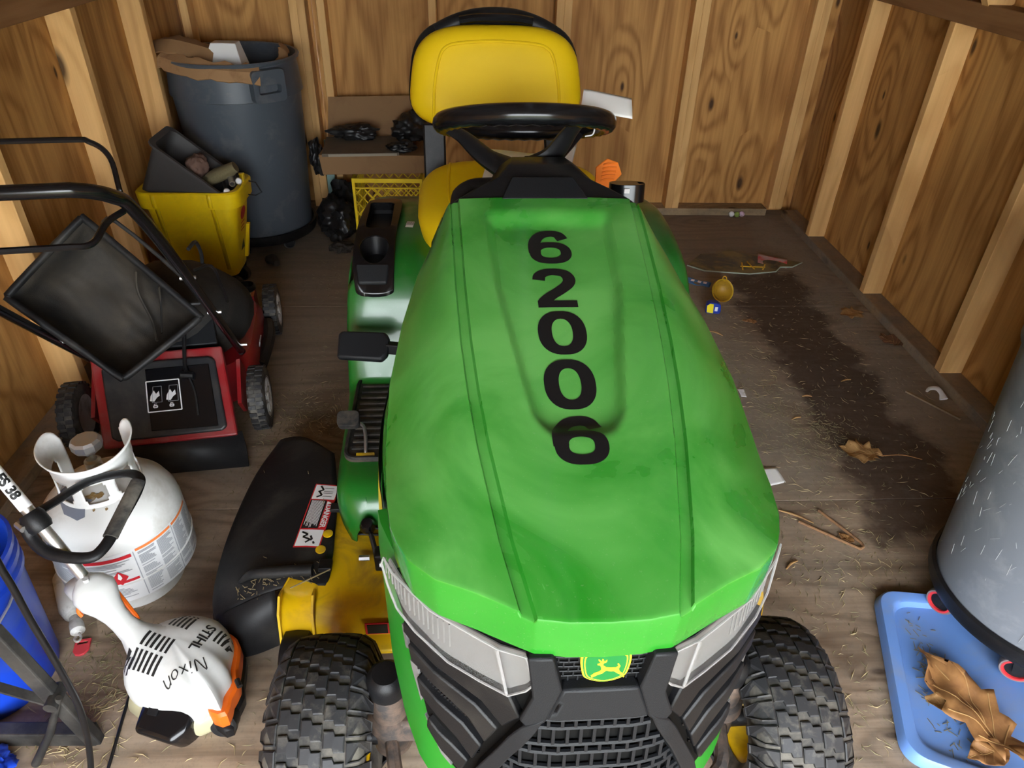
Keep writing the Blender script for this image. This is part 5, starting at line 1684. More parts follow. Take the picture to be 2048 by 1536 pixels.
MB().lathe([(0, -.10), (.026, -.10), (.030, -.09), (.030, .02), (.022, .045), (.012, .055), (.012, .075), (0, .075)], axis='X', seg=20).build('bottle_body', 'hub_white', sb)
MB().lathe([(0, .07), (.014, .07), (.016, .08), (.016, .10), (.008, .108), (0, .108)], axis='X', seg=16).build('bottle_cap', 'hub_white', sb)
MB().tube([(.10, 0, 0), (.125, .004, .002), (.135, -.004, .004), (.125, -.010, .004), (.115, -.006, .0)], .0028, 6, smooth=4).build('hook', 'hub_white', sb)
# ================================================================== back left corner
MAT['can_grey'] = pbr('slate_grey_plastic', (0.070, 0.084, 0.100), 0.42, dirt=(0.16, 0.16, 0.16), dirt_scale=8, dirt_range=(.52, .85), grain=.15, grain_scale=400)
MAT['card'] = pbr('brown_cardboard', (0.27, 0.15, 0.065), 0.8, dirt=(0.19, 0.10, 0.045), dirt_scale=5)
MAT['card_edge'] = pbr('torn_cardboard', (0.34, 0.19, 0.085), 0.85, dirt=(0.2, 0.1, 0.045), dirt_scale=14)
MAT['bag_black'] = pbr('black_bin_bag', (0.008, 0.008, 0.009), 0.42, dirt=(0.04, 0.038, 0.034), dirt_scale=9, dirt_range=(.5, .75))
MAT['yellow_pl'] = pbr('yellow_bucket_plastic', (0.86, 0.60, 0.006), 0.4, dirt=(0.55, 0.37, 0.02), dirt_scale=6, dirt_range=(.5, .85))
MAT['rag_brown'] = pbr('brown_rag', (0.17, 0.10, 0.075), 0.95, grain=1, grain_scale=150)
MAT['rag_olive'] = pbr('olive_cloth', (0.17, 0.14, 0.07), 0.95, grain=1, grain_scale=150)
MAT['tub_grey'] = pbr('dark_grey_tub', (0.055, 0.052, 0.050), 0.5)
MAT['board'] = pbr('grey_board', (0.13, 0.105, 0.075), 0.75, dirt=(0.08, 0.065, 0.05), dirt_scale=8)
MAT['board_edge'] = pbr('pale_board_edge', (0.33, 0.29, 0.22), 0.8)

def garbage_can(name, label, loc, r0, r1, h, seg=64, handle_a=(-40,), mat='can_grey'):
    t_ = thing(name, label, 'trash can', loc)
    z1 = h
    MB().lathe([(0, .01), (r0 - .015, .006), (r0, .0), (r0 + .002, .012), (lerp(r0, r1, .78), z1 * .80), (lerp(r0, r1, .78) + .010, z1 * .805), (r1 - .012, z1 * .975), (r1, z1 * .98), (r1 + .004, z1 * .992), (r1, z1), (r1 - .012, z1 * .998), (r1 - .018, z1 * .97), (lerp(r0, r1, .78) - .01, z1 * .79), (r0 - .01, .02), (0, .018)], seg=seg).build('can_body', mat, t_, smooth=40)
    for a in handle_a:
        a = math.radians(a)
        m_ = Matrix.Rotation(a, 4, 'Z')
        q = MB()
        rr_ = lerp(r0, r1, .9)
        outer = rrect(.15, .13, .018, 4)
        q.plate(outer, [rrect(.105, .035, .012, 4, 0, -.012)], -.006, .034, mat=m_ @ Matrix.Translation((rr_ - .004, 0, z1 * .885)) @ Matrix.Rotation(PI / 2, 4, 'Z') @ Matrix.Rotation(PI / 2, 4, 'X'))
        q.build('can_handle', mat, t_, smooth=30, bevel=.006)
    return t_
CB = (-1.075, 3.475)
can1 = garbage_can('trash_can', 'tall grey trash can with cardboard in it in the back corner', (CB[0], CB[1], .085), .245, .288, .79, handle_a=(-48, 132))
MB().lathe([(0, -.03), (.235, -.03), (.262, -.025), (.268, -.008), (.268, .02), (.258, .022), (.25, .0), (0, .0)], seg=48).build('dolly', 'black_pl', can1, smooth=40)
def caster(parent, c, ang, red=False, r=.032):
    m_ = Matrix.Translation(c) @ Matrix.Rotation(ang, 4, 'Z')
    q = MB().lathe([(r * .72, -.012), (r * .95, -.012), (r, -.008), (r, .008), (r * .95, .012), (r * .72, .012), (r * .72, -.012)], axis='X', seg=28)
    q.xform(m_); w_ = q.build('caster', 'caster_tread' if red else 'rubber', parent, smooth=40)
    q = MB().lathe([(r * .84, -.0128), (r * .70, -.0128), (r * .66, -.009), (r * .66, .009), (r * .70, .0128), (r * .84, .0128)], axis='X', seg=28)
    q.xform(m_); q.build('caster_ring', 'caster_red' if red else 'black_pl', w_, smooth=30)
    q = MB().lathe([(0, -.008), (r * .66, -.008), (r * .66, .008), (0, .008)], axis='X', seg=20)
    q.xform(m_); q.build('caster_hub', 'black_pl', w_, smooth=30)
    q = MB().prism([(-.006, -.006), (.006, -.006), (.016, r + .012), (-.016, r + .012)], lambda y, z: m_ @ Vector((-.0145, y, z)), lambda y, z: m_ @ Vector((-.0175, y, z)))
    q.prism([(-.006, -.006), (.006, -.006), (.016, r + .012), (-.016, r + .012)], lambda y, z: m_ @ Vector((.0145, y, z)), lambda y, z: m_ @ Vector((.0175, y, z)))
    q.build('caster_fork', 'black_pl', w_, smooth=0)
for a in (-100, -40, 40, 140, 200):
    a = math.radians(a)
    caster(can1, (.20 * math.cos(a), .20 * math.sin(a), -.085 + .0305), a * 1.7, r=.030)
# cardboard and paper poking out of the can
def slabby(name, label, pts, wd, thick, mat, cat, up=(0, 0, 1), bend=0.0, seed=0, loc=None):
    """a strip of torn board through pts"""
    P_ = catmull([Vector(p) for p in pts], 6)
    rnd_ = random.Random(seed)
    o_ = Vector(loc) if loc else P_[0].copy()
    L = []
    for i, p in enumerate(P_):
        t_ = (P_[min(i + 1, len(P_) - 1)] - P_[max(i - 1, 0)]).normalized()
        sd = t_.cross(Vector(up)).normalized()
        u_ = sd.cross(t_).normalized()
        w_ = wd / 2
        j1, j2 = rnd_.uniform(-.008, .008), rnd_.uniform(-.008, .008)
        L.append([p - o_ + sd * (w_ + j1) - u_ * thick / 2 - u_ * bend, p - o_ + sd * (w_ + j1) + u_ * thick / 2 - u_ * bend, p - o_ + u_ * thick / 2, p - o_ - sd * (w_ + j2) + u_ * thick / 2 - u_ * bend, p - o_ - sd * (w_ + j2) - u_ * thick / 2 - u_ * bend, p - o_ - u_ * thick / 2])
    o = MB().loft(L).build(name, mat, smooth=30)
    o.location = o_
    return tag(o, label, cat)
slabby('cardboard_sheet', 'long torn cardboard strip folded over the rim of the back trash can', [(-1.325, 3.30, .885), (-1.18, 3.215, .868), (-1.03, 3.185, .855), (-.895, 3.225, .84)], .085, .006, 'card_edge', 'cardboard', up=(0, -.75, .6), bend=.012, seed=2)
slabby('cardboard_flap', 'crumpled brown cardboard at the left of the back trash can', [(-1.36, 3.38, .93), (-1.27, 3.33, .945), (-1.18, 3.34, .925), (-1.11, 3.36, .90)], .12, .006, 'card', 'cardboard', up=(0, -.4, .9), bend=.02, seed=6)
slabby('cardboard_scrap', 'curled cardboard scrap at the right side of the back trash can', [(-.845, 3.42, .84), (-.835, 3.46, .885), (-.84, 3.52, .895)], .05, .005, 'card', 'cardboard', up=(.7, 0, .7), bend=.006, seed=8)
bx = MB().add([(-.085, -.03, -.05), (.085, -.03, -.05), (.06, .0, .045), (-.045, .0, .045), (-.085, .08, -.05), (.085, .08, -.05), (.06, .07, .045), (-.045, .07, .045)], [(0, 1, 2, 3), (4, 7, 6, 5), (0, 4, 5, 1), (3, 2, 6, 7), (0, 3, 7, 4), (1, 5, 6, 2)]).build('paper_carton', 'paper', smooth=0, bevel=.003)
bx.location = (-1.075, 3.36, .885)
tag(bx, 'white paper carton inside the back trash can', 'carton')

# ---- yellow mop bucket
MB_O = (-1.12, 2.93, 0)
mp = thing('mop_bucket', 'yellow plastic mop bucket on casters in front of the back trash can', 'mop bucket', MB_O)
def rq(x0, x1, y0, y1, z, r):
    return [Vector((p[0] - MB_O[0], p[1] - MB_O[1], z)) for p in rrect(x1 - x0, y1 - y0, r, 6, (x0 + x1) / 2, (y0 + y1) / 2)]
MB().loft([rq(-1.28, -1.035, 2.86, 3.02, .085, .03), rq(-1.285, -1.03, 2.855, 3.025, .095, .035), rq(-1.345, -.965, 2.815, 3.05, .44, .05), rq(-1.343, -.967, 2.817, 3.048, .462, .05), rq(-1.33, -.98, 2.83, 3.035, .455, .045), rq(-1.275, -1.04, 2.868, 3.01, .11, .03)]).build('bucket_body', 'yellow_pl', mp, smooth=35)
MB().loft([rq(-1.347, -.963, 2.812, 3.053, .405, .05), rq(-1.357, -.953, 2.803, 3.062, .407, .055), rq(-1.361, -.949, 2.80, 3.066, .468, .055), rq(-1.355, -.955, 2.806, 3.06, .474, .053), rq(-1.333, -.977, 2.828, 3.038, .470, .046), rq(-1.333, -.977, 2.828, 3.038, .42, .046)], cap=False).build('rim_band', 'yellow_pl', mp, smooth=35)
for x in (-1.28, -1.06):
    MB().loft([[Vector((x - MB_O[0] + dx, y - MB_O[1], z)) for dx in (-.008, .008)] for y, z in ((2.800, .47), (2.795, .46), (2.797, .42), (2.812, .40), (2.85, .12))], closed=False).build('rib', 'yellow_pl', mp, smooth=30, solid=.006)
for dx, dy in ((-.21, -.05), (-.05, -.04), (.06, .0), (-.2, .07), (.07, .08)):
    pass
for dx, dy in ((-.09, -.05), (.065, -.045), (-.09, .065), (.065, .065)):
    caster(mp, (dx, dy, .036), dx * 20, r=.035)
def side_lab(poly, m, d):
    mb = MB().add([Vector((interp(z, [.09, .46], [-1.03, -.953]) + d - MB_O[0], y - MB_O[1], z)) for y, z in poly], [tuple(range(len(poly)))])
    mb.build('side_label', m, mp, smooth=0, fix=False)
side_lab([(2.90 + .035 * math.cos(a), .36 + .028 * math.sin(a)) for a in [2 * PI * k / 18 for k in range(18)]], 'red_print', .004)
for z in (.318, .30, .285):
    side_lab([(2.875, z), (2.925, z), (2.925, z + .006), (2.875, z + .006)], 'red_print', .004)
side_lab([(2.89, .19), (2.94, .19), (2.915, .24)], 'black_print', .004)
MB().prism([(2.965, .13), (2.985, .13), (2.99, .28), (2.97, .28)], lambda y, z: (interp(z, [.09, .46], [-1.03, -.953]) - MB_O[0], y - MB_O[1], z), lambda y, z: (interp(z, [.09, .46], [-1.03, -.953]) + .014 - MB_O[0], y - MB_O[1], z)).build('rib', 'yellow_pl', mp, smooth=0)
MB().box((.155, .03, .485), (.02, .025, .04)).build('wringer_stop', 'yellow_pl', mp, bevel=.004)
MB().tube([(.16, .06, .465), (.20, .05, .46), (.225, .03, .425), (.20, .02, .415), (.165, .03, .415)], .003, 6, smooth=0).build('wire_bail', 'black_pl', mp)
# ---- grey tub tipped into it
tb_o = Vector((-1.15, 2.93, .515))
ang = math.radians(41)
tm = Matrix.Rotation(ang, 4, 'Y')
tub = thing('grey_tub', 'dark grey plastic tub tipped over inside the yellow mop bucket', 'tub', tb_o)
def tq(w, d, z, r):
    return [tm @ Vector((p[0], p[1], z)) for p in rrect(w, d, r, 5)]
MB().loft([tq(.22, .16, -.16, .02), tq(.23, .17, -.155, .025), tq(.325, .215, .045, .03), tq(.36, .24, .047, .035), tq(.36, .24, .056, .035), tq(.315, .205, .055, .03), tq(.22, .16, -.145, .02)]).build('tub_body', 'tub_grey', tub, smooth=35)
def blob(name, label, cat, loc, dims, mat, seed, amp=.25, sub=4, freq=3.0, kind=None, group=None, shift=(0, 0, 0)):
    from mathutils import noise
    bm = bmesh.new()
    bmesh.ops.create_icosphere(bm, subdivisions=sub, radius=1)
    off = Vector((seed * 3.7, seed * 1.3, seed * 2.1))
    for v in bm.verts:
        n_ = noise.fractal(v.co * freq * .5 + off, 1.0, 2.0, 3) * amp + abs(noise.noise(v.co * freq * 1.3 + off)) * -amp * 1.1
        q_ = v.co * (1 + n_)
        v.co = Vector((q_.x * dims[0], q_.y * dims[1], max(-dims[2] * .82, q_.z * dims[2]))) + Vector(shift)
    mb = MB()
    bm.verts.index_update()
    mb.v = [tuple(v.co) for v in bm.verts]; mb.f = [tuple(v.index for v in f.verts) for f in bm.faces]
    bm.free()
    o = mb.build(name, mat, smooth=70)
    o.location = loc
    return tag(o, label, cat, group, kind)
blob('rag', 'brown fuzzy rag bunched up in the grey tub', 'rag', (-1.125, 2.925, .545), (.045, .06, .05), 'rag_brown', 3, .25)
cl = MB().tube([(-.07, .01, -.03), (-.02, .0, .0), (.03, .005, .02), (.06, .01, .035)], [.03, .036, .034, .028], 14, smooth=4, flat=(1.2, .8)).build('rolled_cloth', 'rag_olive')
cl.location = (-1.035, 2.925, .505)
tag(cl, 'rolled olive cloth at the lower edge of the grey tub', 'cloth')
for k, (x, y, z, m1) in enumerate(((-1.000, 2.845, .468, 'white'), (-.978, 2.865, .492, 'steel'), (-.955, 2.88, .500, 'white'))):
    rd = thing('rod', ('white-capped rod nearest the front in the grey tub', 'open chrome tube between the two white-capped rods', 'white-capped rod nearest the wall-side trash can')[k], 'rod', (x, y, z))
    d_ = Vector((-.8, .5, .3)).normalized()
    if m1 == 'steel':
        MB().lathe([(.0085, 0), (.012, 0), (.012, -.12), (.0085, -.12), (.0085, 0)], mat=(-Vector((-.35, .9, .2))).normalized().to_track_quat('Z', 'Y').to_matrix(), seg=18).build('tube_body', 'steel', rd)
    else:
        MB().tube([Vector((0, 0, 0)), Vector((-.35, .9, .12)).normalized() * .12], .007, 10).build('rod_body', 'black_pl', rd)
        MB().lathe([(0, .012), (.010, .008), (.014, 0), (.012, -.010), (0, -.012)], mat=(Vector((.2, -.9, .3))).normalized().to_track_quat('Z', 'Y').to_matrix(), seg=16).build('rod_cap', 'white', rd)

# ---- boxes, board, milk crate, bags
cr = thing('milk_crate', 'yellow lattice milk crate under the cardboard box', 'milk crate', (-.43, 3.62, 0))
CW, CD, CH = .345, .30, .315
for sy in (-1, 1):
    for z in (.01, CH - .012):
        MB().bar((-CW / 2, sy * CD / 2, z), (CW / 2, sy * CD / 2, z), .012, .022).build('crate_rail', 'yellow_pl', cr, smooth=0, bevel=.002)
    for sx in (-1, 1):
        MB().bar((sx * (CW / 2 - .006), sy * CD / 2, 0), (sx * (CW / 2 - .006), sy * CD / 2, CH), .014, .014, up=(0, 1, 0)).build('crate_post', 'yellow_pl', cr, smooth=0, bevel=.002)
    MB().bar((-CW / 2, sy * CD / 2, CH - .05), (CW / 2, sy * CD / 2, CH - .05), .006, .006).build('crate_rail', 'yellow_pl', cr, smooth=0)
    for k in range(-8, 9):
        for d_ in (-1, 1):
            x0 = k * .05
            zlo, zhi = .02, CH - .05
            def cl_(x, z):
                return (x, z)
            xa, xb = x0, x0 + d_ * (zhi - zlo) * .9
            # clip to the crate width
            lim = CW / 2 - .01
            ta, tb_ = 0.0, 1.0
            dx = xb - xa
            for lo_, hi_ in ((-lim, lim),):
                t1, t2 = (lo_ - xa) / dx, (hi_ - xa) / dx
                if t1 > t2: t1, t2 = t2, t1
                ta, tb_ = max(ta, t1), min(tb_, t2)
            if tb_ - ta > .05:
                MB().bar((lerp(xa, xb, ta), sy * CD / 2, lerp(zlo, zhi, ta)), (lerp(xa, xb, tb_), sy * CD / 2, lerp(zlo, zhi, tb_)), .005, .005, up=(0, 1, 0)).build('lattice_bar', 'yellow_pl', cr, smooth=0)
for sx in (-1, 1):
    for z in (.01, CH - .012):
        MB().bar((sx * (CW / 2 - .006), -CD / 2, z), (sx * (CW / 2 - .006), CD / 2, z), .012, .022).build('crate_rail', 'yellow_pl', cr, smooth=0)
    for k in range(5):
        MB().bar((sx * (CW / 2 - .006), -CD / 2 + .05 * (k + 1), 0), (sx * (CW / 2 - .006), -CD / 2 + .05 * (k + 1), CH), .006, .006, up=(0, 1, 0)).build('lattice_bar', 'yellow_pl', cr, smooth=0)
MB().box((0, 0, .006), (CW - .02, CD - .02, .008)).build('crate_floor', 'yellow_pl', cr, smooth=0)
b1 = MB().add([(-.24, -.16, 0), (.26, -.16, .012), (.25, .13, .012), (-.24, .13, 0), (-.25, -.16, .098), (.26, -.16, .098), (.25, .13, .098), (-.24, .13, .098)], [(0, 1, 2, 3), (4, 7, 6, 5), (0, 4, 5, 1), (3, 2, 6, 7), (0, 3, 7, 4), (1, 5, 6, 2)]).build('cardboard_box', 'card', smooth=0, bevel=.003)
b1.location = (-.495, 3.61, .335)
tag(b1, 'flat brown cardboard box lying on the yellow milk crate', 'box')
bd = thing('board', 'grey board with pale edge lying on the cardboard box', 'board', (-.55, 3.55, .447), math.radians(5))
MB().box((0, 0, .0), (.36, .28, .014)).build('board_face', 'board', bd, smooth=0, bevel=.001)
MB().box((0.01, -.1405, -.002), (.32, .003, .010)).build('board_edge', 'board_edge', bd, smooth=0)
MB().box((0.01, -.143, .0035), (.32, .003, .003)).build('board_edge', 'board_edge', bd, smooth=0)
lc = MB().add([(-.25, 0, 0), (.24, -.01, 0), (.25, .035, .20), (-.235, .04, .185)], [(0, 1, 2, 3)]).build('cardboard_sheet', 'card', smooth=0, solid=.006)
lc.location = (-.50, 3.765, .43)
tag(lc, 'cardboard panel leaning on the back wall behind the board', 'cardboard')
blob('plastic_scrap', 'crumpled black plastic along the back of the board', 'plastic', (-.59, 3.645, .485), (.12, .05, .042), 'bag_black', 1, .34, freq=3.2)
blob('plastic_scrap', 'heap of black plastic beside the seat back', 'plastic', (-.31, 3.62, .515), (.10, .09, .075), 'bag_black', 2, .34, freq=3.2)
blob('plastic_scrap', 'crumpled black plastic on the right end of the board', 'plastic', (-.345, 3.475, .468), (.07, .045, .03), 'bag_black', 4, .34, freq=3.2)
blob('plastic_scrap', 'torn black plastic hanging at the left end of the cardboard box', 'plastic', (-.775, 3.56, .385), (.035, .06, .10), 'bag_black', 5, .34, freq=3.2)
blob('garbage_bag', 'black garbage bag slumped on the floor right of the back trash can', 'garbage bag', (-.70, 3.49, .095), (.10, .12, .115), 'bag_black', 6, .34, freq=3.2)
blob('garbage_bag', 'shiny black garbage bag against the back wall left of the milk crate', 'garbage bag', (-.69, 3.70, .10), (.08, .08, .12), 'bag_black', 9, .34, freq=3.2)
blob('dirt_lump', 'dusty lump of debris on the floor below the black garbage bag', 'debris', (-.66, 3.31, .022), (.06, .05, .026), 'fabric', 11, .4, freq=4)
wd_ = MB().tube([(0, 0, 0), (.03, -.02, .012), (.055, -.06, .008)], [.02, .024, .016], 10, smooth=4).build('glove', 'fabric')
wd_.location = (-.985, 3.165, .020)
tag(wd_, 'dusty dark glove on the floor by the back trash can dolly', 'glove')
tealb = MB().bar((0, 0, 0), (.008, .01, .36), .040, .012, up=(0, 1, 0)).build('teal_strip', pbr('teal_strip', (0.20, 0.30, 0.27), .6), smooth=0)
tealb.location = (-.772, 3.795, 0.041)
tag(tealb, 'pale teal strip standing on the back sole plate by the studs', 'strip')

blob('plastic_scrap', 'crumpled blue plastic on the floor under the steel stand', 'plastic', (-.985, .775, .018), (.05, .045, .022), 'blue', 15, .34, freq=3.2)
# ================================================================== right side
MAT['can_slate'] = pbr('scratched_grey_plastic', (0.155, 0.17, 0.195), 0.45, dirt=(0.26, 0.27, 0.285), dirt_scale=10, dirt_range=(.5, .85), grain=.15, grain_scale=300)
MAT['caster_red'] = pbr('caster_red', (0.55, 0.03, 0.035), 0.4)
MAT['caster_tread'] = pbr('caster_grey_tread', (0.16, 0.13, 0.13), 0.6)
MAT['lid_blue'] = pbr('light_blue_plastic', (0.135, 0.27, 0.62), 0.42, dirt=(0.22, 0.28, 0.42), dirt_scale=7, dirt_range=(.5, .85))
MAT['scratch'] = pbr('pale_scratch', (0.36, 0.37, 0.38), 0.6)
RC_ = (1.385, 1.075)
can2 = garbage_can('trash_can', 'scratched grey trash can on red-wheeled dolly at the right edge', (RC_[0], RC_[1], .118), .237, .288, .79, handle_a=(80, 262), mat='can_slate')
MB().lathe([(0, -.035), (.225, -.035), (.244, -.03), (.250, -.015), (.250, .012), (.242, .016), (.236, .0), (0, .0)], seg=64).build('dolly', 'black_pl', can2, smooth=40)
rnd = random.Random(11)
mb = MB()
for k in range(150):
    a = math.radians(rnd.uniform(150, 290))
    z = rnd.betavariate(1.6, 1.6) * .55 + .02
    L = rnd.uniform(.006, .035)
    th = rnd.gauss(1.35, .35)
    def cp(a_, z_):
        r_ = lerp(.237, .288, z_ / .79) + .0035
        return Vector((r_ * math.cos(a_), r_ * math.sin(a_), z_))
    p0 = cp(a, z); p1 = cp(a + L * math.cos(th) / .26, z + L * math.sin(th))
    mb.bar(p0, p1, .0006, .0006, up=(0, 0, 1))
tag(mb.build('scratches', 'scratch', can2, smooth=0), kind='stuff')
for (x, y, an) in ((1.172, 1.105, .5), (1.243, .915, .9), (1.53, .93, 2.0), (1.58, 1.18, 1.0), (1.33, 1.30, .2)):
    hz_ = .034 + (.018 if x < 1.45 else .004)
    caster(can2, (x - RC_[0], y - RC_[1], hz_ - .118), an, True, r=.034)
# ---- pale blue bin lid under the dolly
lid = thing('bin_lid', 'pale blue plastic bin lid lying upside down under the dolly', 'lid', (1.2, .9, 0))
cor_ = [(1.035, 1.168), (.893, .735), (1.35, .53), (1.56, 1.09)]
def lidloop(k, z, rr=.05):
    c_ = Vector((1.21, .88))
    P_ = [Vector(p) for p in cor_]
    P_ = [c_ + (p - c_) * 1.0 for p in P_]
    out_ = []
    n_ = len(P_)
    for i in range(n_):
        a, b_, c = P_[i - 1], P_[i], P_[(i + 1) % n_]
        e1, e2 = (a - b_).normalized(), (c - b_).normalized()
        bis = (e1 + e2).normalized()
        b2 = b_ + bis * k * 1.35
        for j in range(9):
            t_ = j / 8
            p = (b2 + e1 * rr) * (1 - t_) ** 2 + b2 * 2 * t_ * (1 - t_) + (b2 + e2 * rr) * t_ ** 2
            out_.append(Vector((p.x - 1.2, p.y - .9, z)))
    return out_
MB().loft([lidloop(.006, .0), lidloop(.0, .006), lidloop(.004, .026), lidloop(.008, .031), lidloop(.028, .030), lidloop(.034, .027), lidloop(.040, .014), lidloop(.05, .0125), lidloop(.12, .012), lidloop(.20, .012)]).build('lid_body', 'lid_blue', lid, smooth=38)

# ================================================================== leaves and litter
MAT['leaf'] = pbr('dry_brown_leaf', (0.30, 0.145, 0.048), 0.6, dirt=(0.20, 0.09, 0.03), dirt_scale=25, dirt_range=(.4, .7))
MAT['leaf_pale'] = pbr('pale_dry_leaf', (0.42, 0.25, 0.095), 0.6, dirt=(0.28, 0.14, 0.05), dirt_scale=25, dirt_range=(.4, .7))
MAT['leaf_dark'] = pbr('dark_dry_leaf', (0.15, 0.07, 0.035), 0.7)
maple = [(0, -1), (.10, -.62), (.42, -.80), (.40, -.52), (.80, -.42), (.62, -.20), (1.0, .10), (.66, .16), (.72, .48), (.42, .40), (.34, .66), (.20, .62), (0, 1.05),
         (-.16, .66), (-.34, .70), (-.40, .40), (-.78, .52), (-.64, .16), (-1.0, .06), (-.66, -.20), (-.82, -.46), (-.40, -.50), (-.44, -.80), (-.10, -.62)]
oval_leaf = [(0, -1), (.3, -.75), (.42, -.45), (.5, -.1), (.42, .3), (.25, .65), (0, 1), (-.28, .62), (-.44, .25), (-.5, -.15), (-.4, -.5), (-.25, -.8)]
def leaf(label, loc, size, rot, shape=maple, sx=1.0, sy=1.0, curl=.3, mat='leaf', seed=1, stem=None, tilt_=0.0, name='leaf', n=3, group=None):
    from mathutils import noise
    root = thing(name, label, 'leaf', loc, rot, group)
    q = flat_poly([(a * sx * size, b_ * sy * size) for a, b_ in shape], 4, size * .16)
    off = Vector((seed * 1.7, seed * .9, 0))
    out_ = []
    zm = 1e9
    for p in q.v:
        x, y = p[0] / size, p[1] / size
        z = curl * size * (.45 * (x * x) + .25 * y * y * (1 if seed % 2 else .3)) + size * .20 * noise.noise(Vector((x * 2.2, y * 2.2, 0)) + off) - size * .05 * math.exp(-(x * 9) ** 2)
        z += tilt_ * x * size
        out_.append([p[0], p[1], z]); zm = min(zm, z)
    q.v = [(p[0], p[1], p[2] - zm + .001) for p in out_]
    q.build('leaf_blade', mat, root, smooth=50, solid=.0006, fix=False)
    bv = bvh_of(q)
    veins = [[(0, -.95), (0, .9)]] + ([[(0, -.5), (.75, .08)], [(0, -.5), (-.75, .06)], [(0, -.3), (.5, .45)], [(0, -.3), (-.5, .45)], [(0, -.6), (.6, -.4)], [(0, -.6), (-.6, -.4)]] if shape is maple else [[(0, -.3), (.3, .1)], [(0, -.3), (-.3, .1)], [(0, .1), (.25, .45)], [(0, .1), (-.25, .45)]])
    mb = MB()
    for a, b_ in veins:
        P_ = []
        for k in range(9):
            x, y = lerp(a[0], b_[0], k / 8) * sx * size, lerp(a[1], b_[1], k / 8) * sy * size
            h_ = bv.ray_cast(Vector((x, y, 1)), Vector((0, 0, -1)))[0]
            if h_ is not None:
                P_.append(h_ + Vector((0, 0, .0004)))
        if len(P_) > 2:
            mb.tube(P_, size * .011, 5)
    if mb.v:
        mb.build('leaf_vein', 'leaf_pale', root)
    if stem:
        z0 = bv.ray_cast(Vector((0, -size * sy * .9, 1)), Vector((0, 0, -1)))[0]
        z0 = z0.z if z0 is not None else .003
        MB().tube([(0, -size * sy * .9, z0), (stem * .1, -size * sy * .9 - stem * .5, z0 + .006), (stem * .15, -size * sy * .9 - stem, .003)], .0016, 6, smooth=4).build('leaf_stem', 'leaf', root)
    return root
leaf('large brown maple leaf on the pale blue bin lid', (1.095, .835, .016), .125, math.radians(15), sx=.62, sy=1.2, curl=.25, seed=3, mat='leaf')
leaf('small curled pale leaf on the pale blue bin lid beside the large leaf', (1.035, .845, .022), .045, math.radians(60), shape=oval_leaf, sx=1.2, sy=.8, curl=1.2, mat='leaf_pale', seed=4)
leaf('broken brown leaf on the pale blue bin lid near its front rim', (1.075, .735, .02), .05, math.radians(100), shape=oval_leaf, sx=1.3, curl=.6, mat='leaf', seed=7)
leaf('golden dry leaf with long stem on the floor beside the grey trash can', (1.262, 1.728, 0), .075, math.radians(75), sx=.85, sy=.95, curl=.55, mat='leaf_pale', seed=5, stem=.13)
leaf('tan dry leaf on the floor beside the right sole plate', (1.648, 2.655, .0), .058, math.radians(100), curl=.4, mat='leaf_pale', seed=8)
leaf('dark brown leaf against the right sole plate', (1.712, 2.43, .0), .055, math.radians(20), curl=.5, mat='leaf_dark', seed=9)
leaf('small brown leaf inside the rusty wire staple', (1.052, 1.362, .001), .024, math.radians(40), shape=oval_leaf, sx=1.2, curl=.8, mat='leaf', seed=11)
leaf('small crumpled leaf on the floor beyond the tape measure', (1.175, 2.60, 0), .034, math.radians(80), shape=oval_leaf, curl=1.0, mat='leaf', seed=12)
leaf('tiny tan leaf on the floor under the string trimmer handle', (-.735, 1.02, 0), .02, math.radians(80), shape=oval_leaf, curl=.8, mat='leaf', seed=13)
leaf('narrow brown leaf on the floor beside the front left tyre', (-.452, .905, 0), .022, math.radians(10), shape=oval_leaf, curl=.8, mat='leaf', seed=14)
def put(o, loc, rz=0, label=None, cat=None):
    o.location = loc; o.rotation_euler = (0, 0, rz)
    return tag(o, label, cat)
MAT['rusty_wire'] = pbr('rusty_wire', (0.26, 0.135, 0.06), 0.8, dirt=(0.10, 0.05, 0.03), dirt_scale=60)
put(MB().tube([(-.045, .115, .004), (.03, .015, .004), (.045, -.012, .004), (.036, -.024, .004), (.018, -.018, .004), (-.115, .062, .004)], .0042, 8, smooth=5).build('wire_staple', 'rusty_wire'), (1.045, 1.352, 0.0005), math.radians(-8), 'rusty U-shaped wire staple on the floor right of the mower', 'staple')
sheet('paper_scrap', 'white paper scrap on the floor beside the right of the hood', 'paper', [(.885, 1.575, .002), (.965, 1.60, .002), (.955, 1.665, .006), (.885, 1.66, .004)], curl=.002, seed=3)
sheet('paper_scrap', 'small white paper scrap half hidden beside the hood above the larger one', 'paper', [(.965, 2.05, .002), (.985, 2.05, .002), (.99, 2.10, .004), (.965, 2.10, .003)], curl=.002, seed=4)
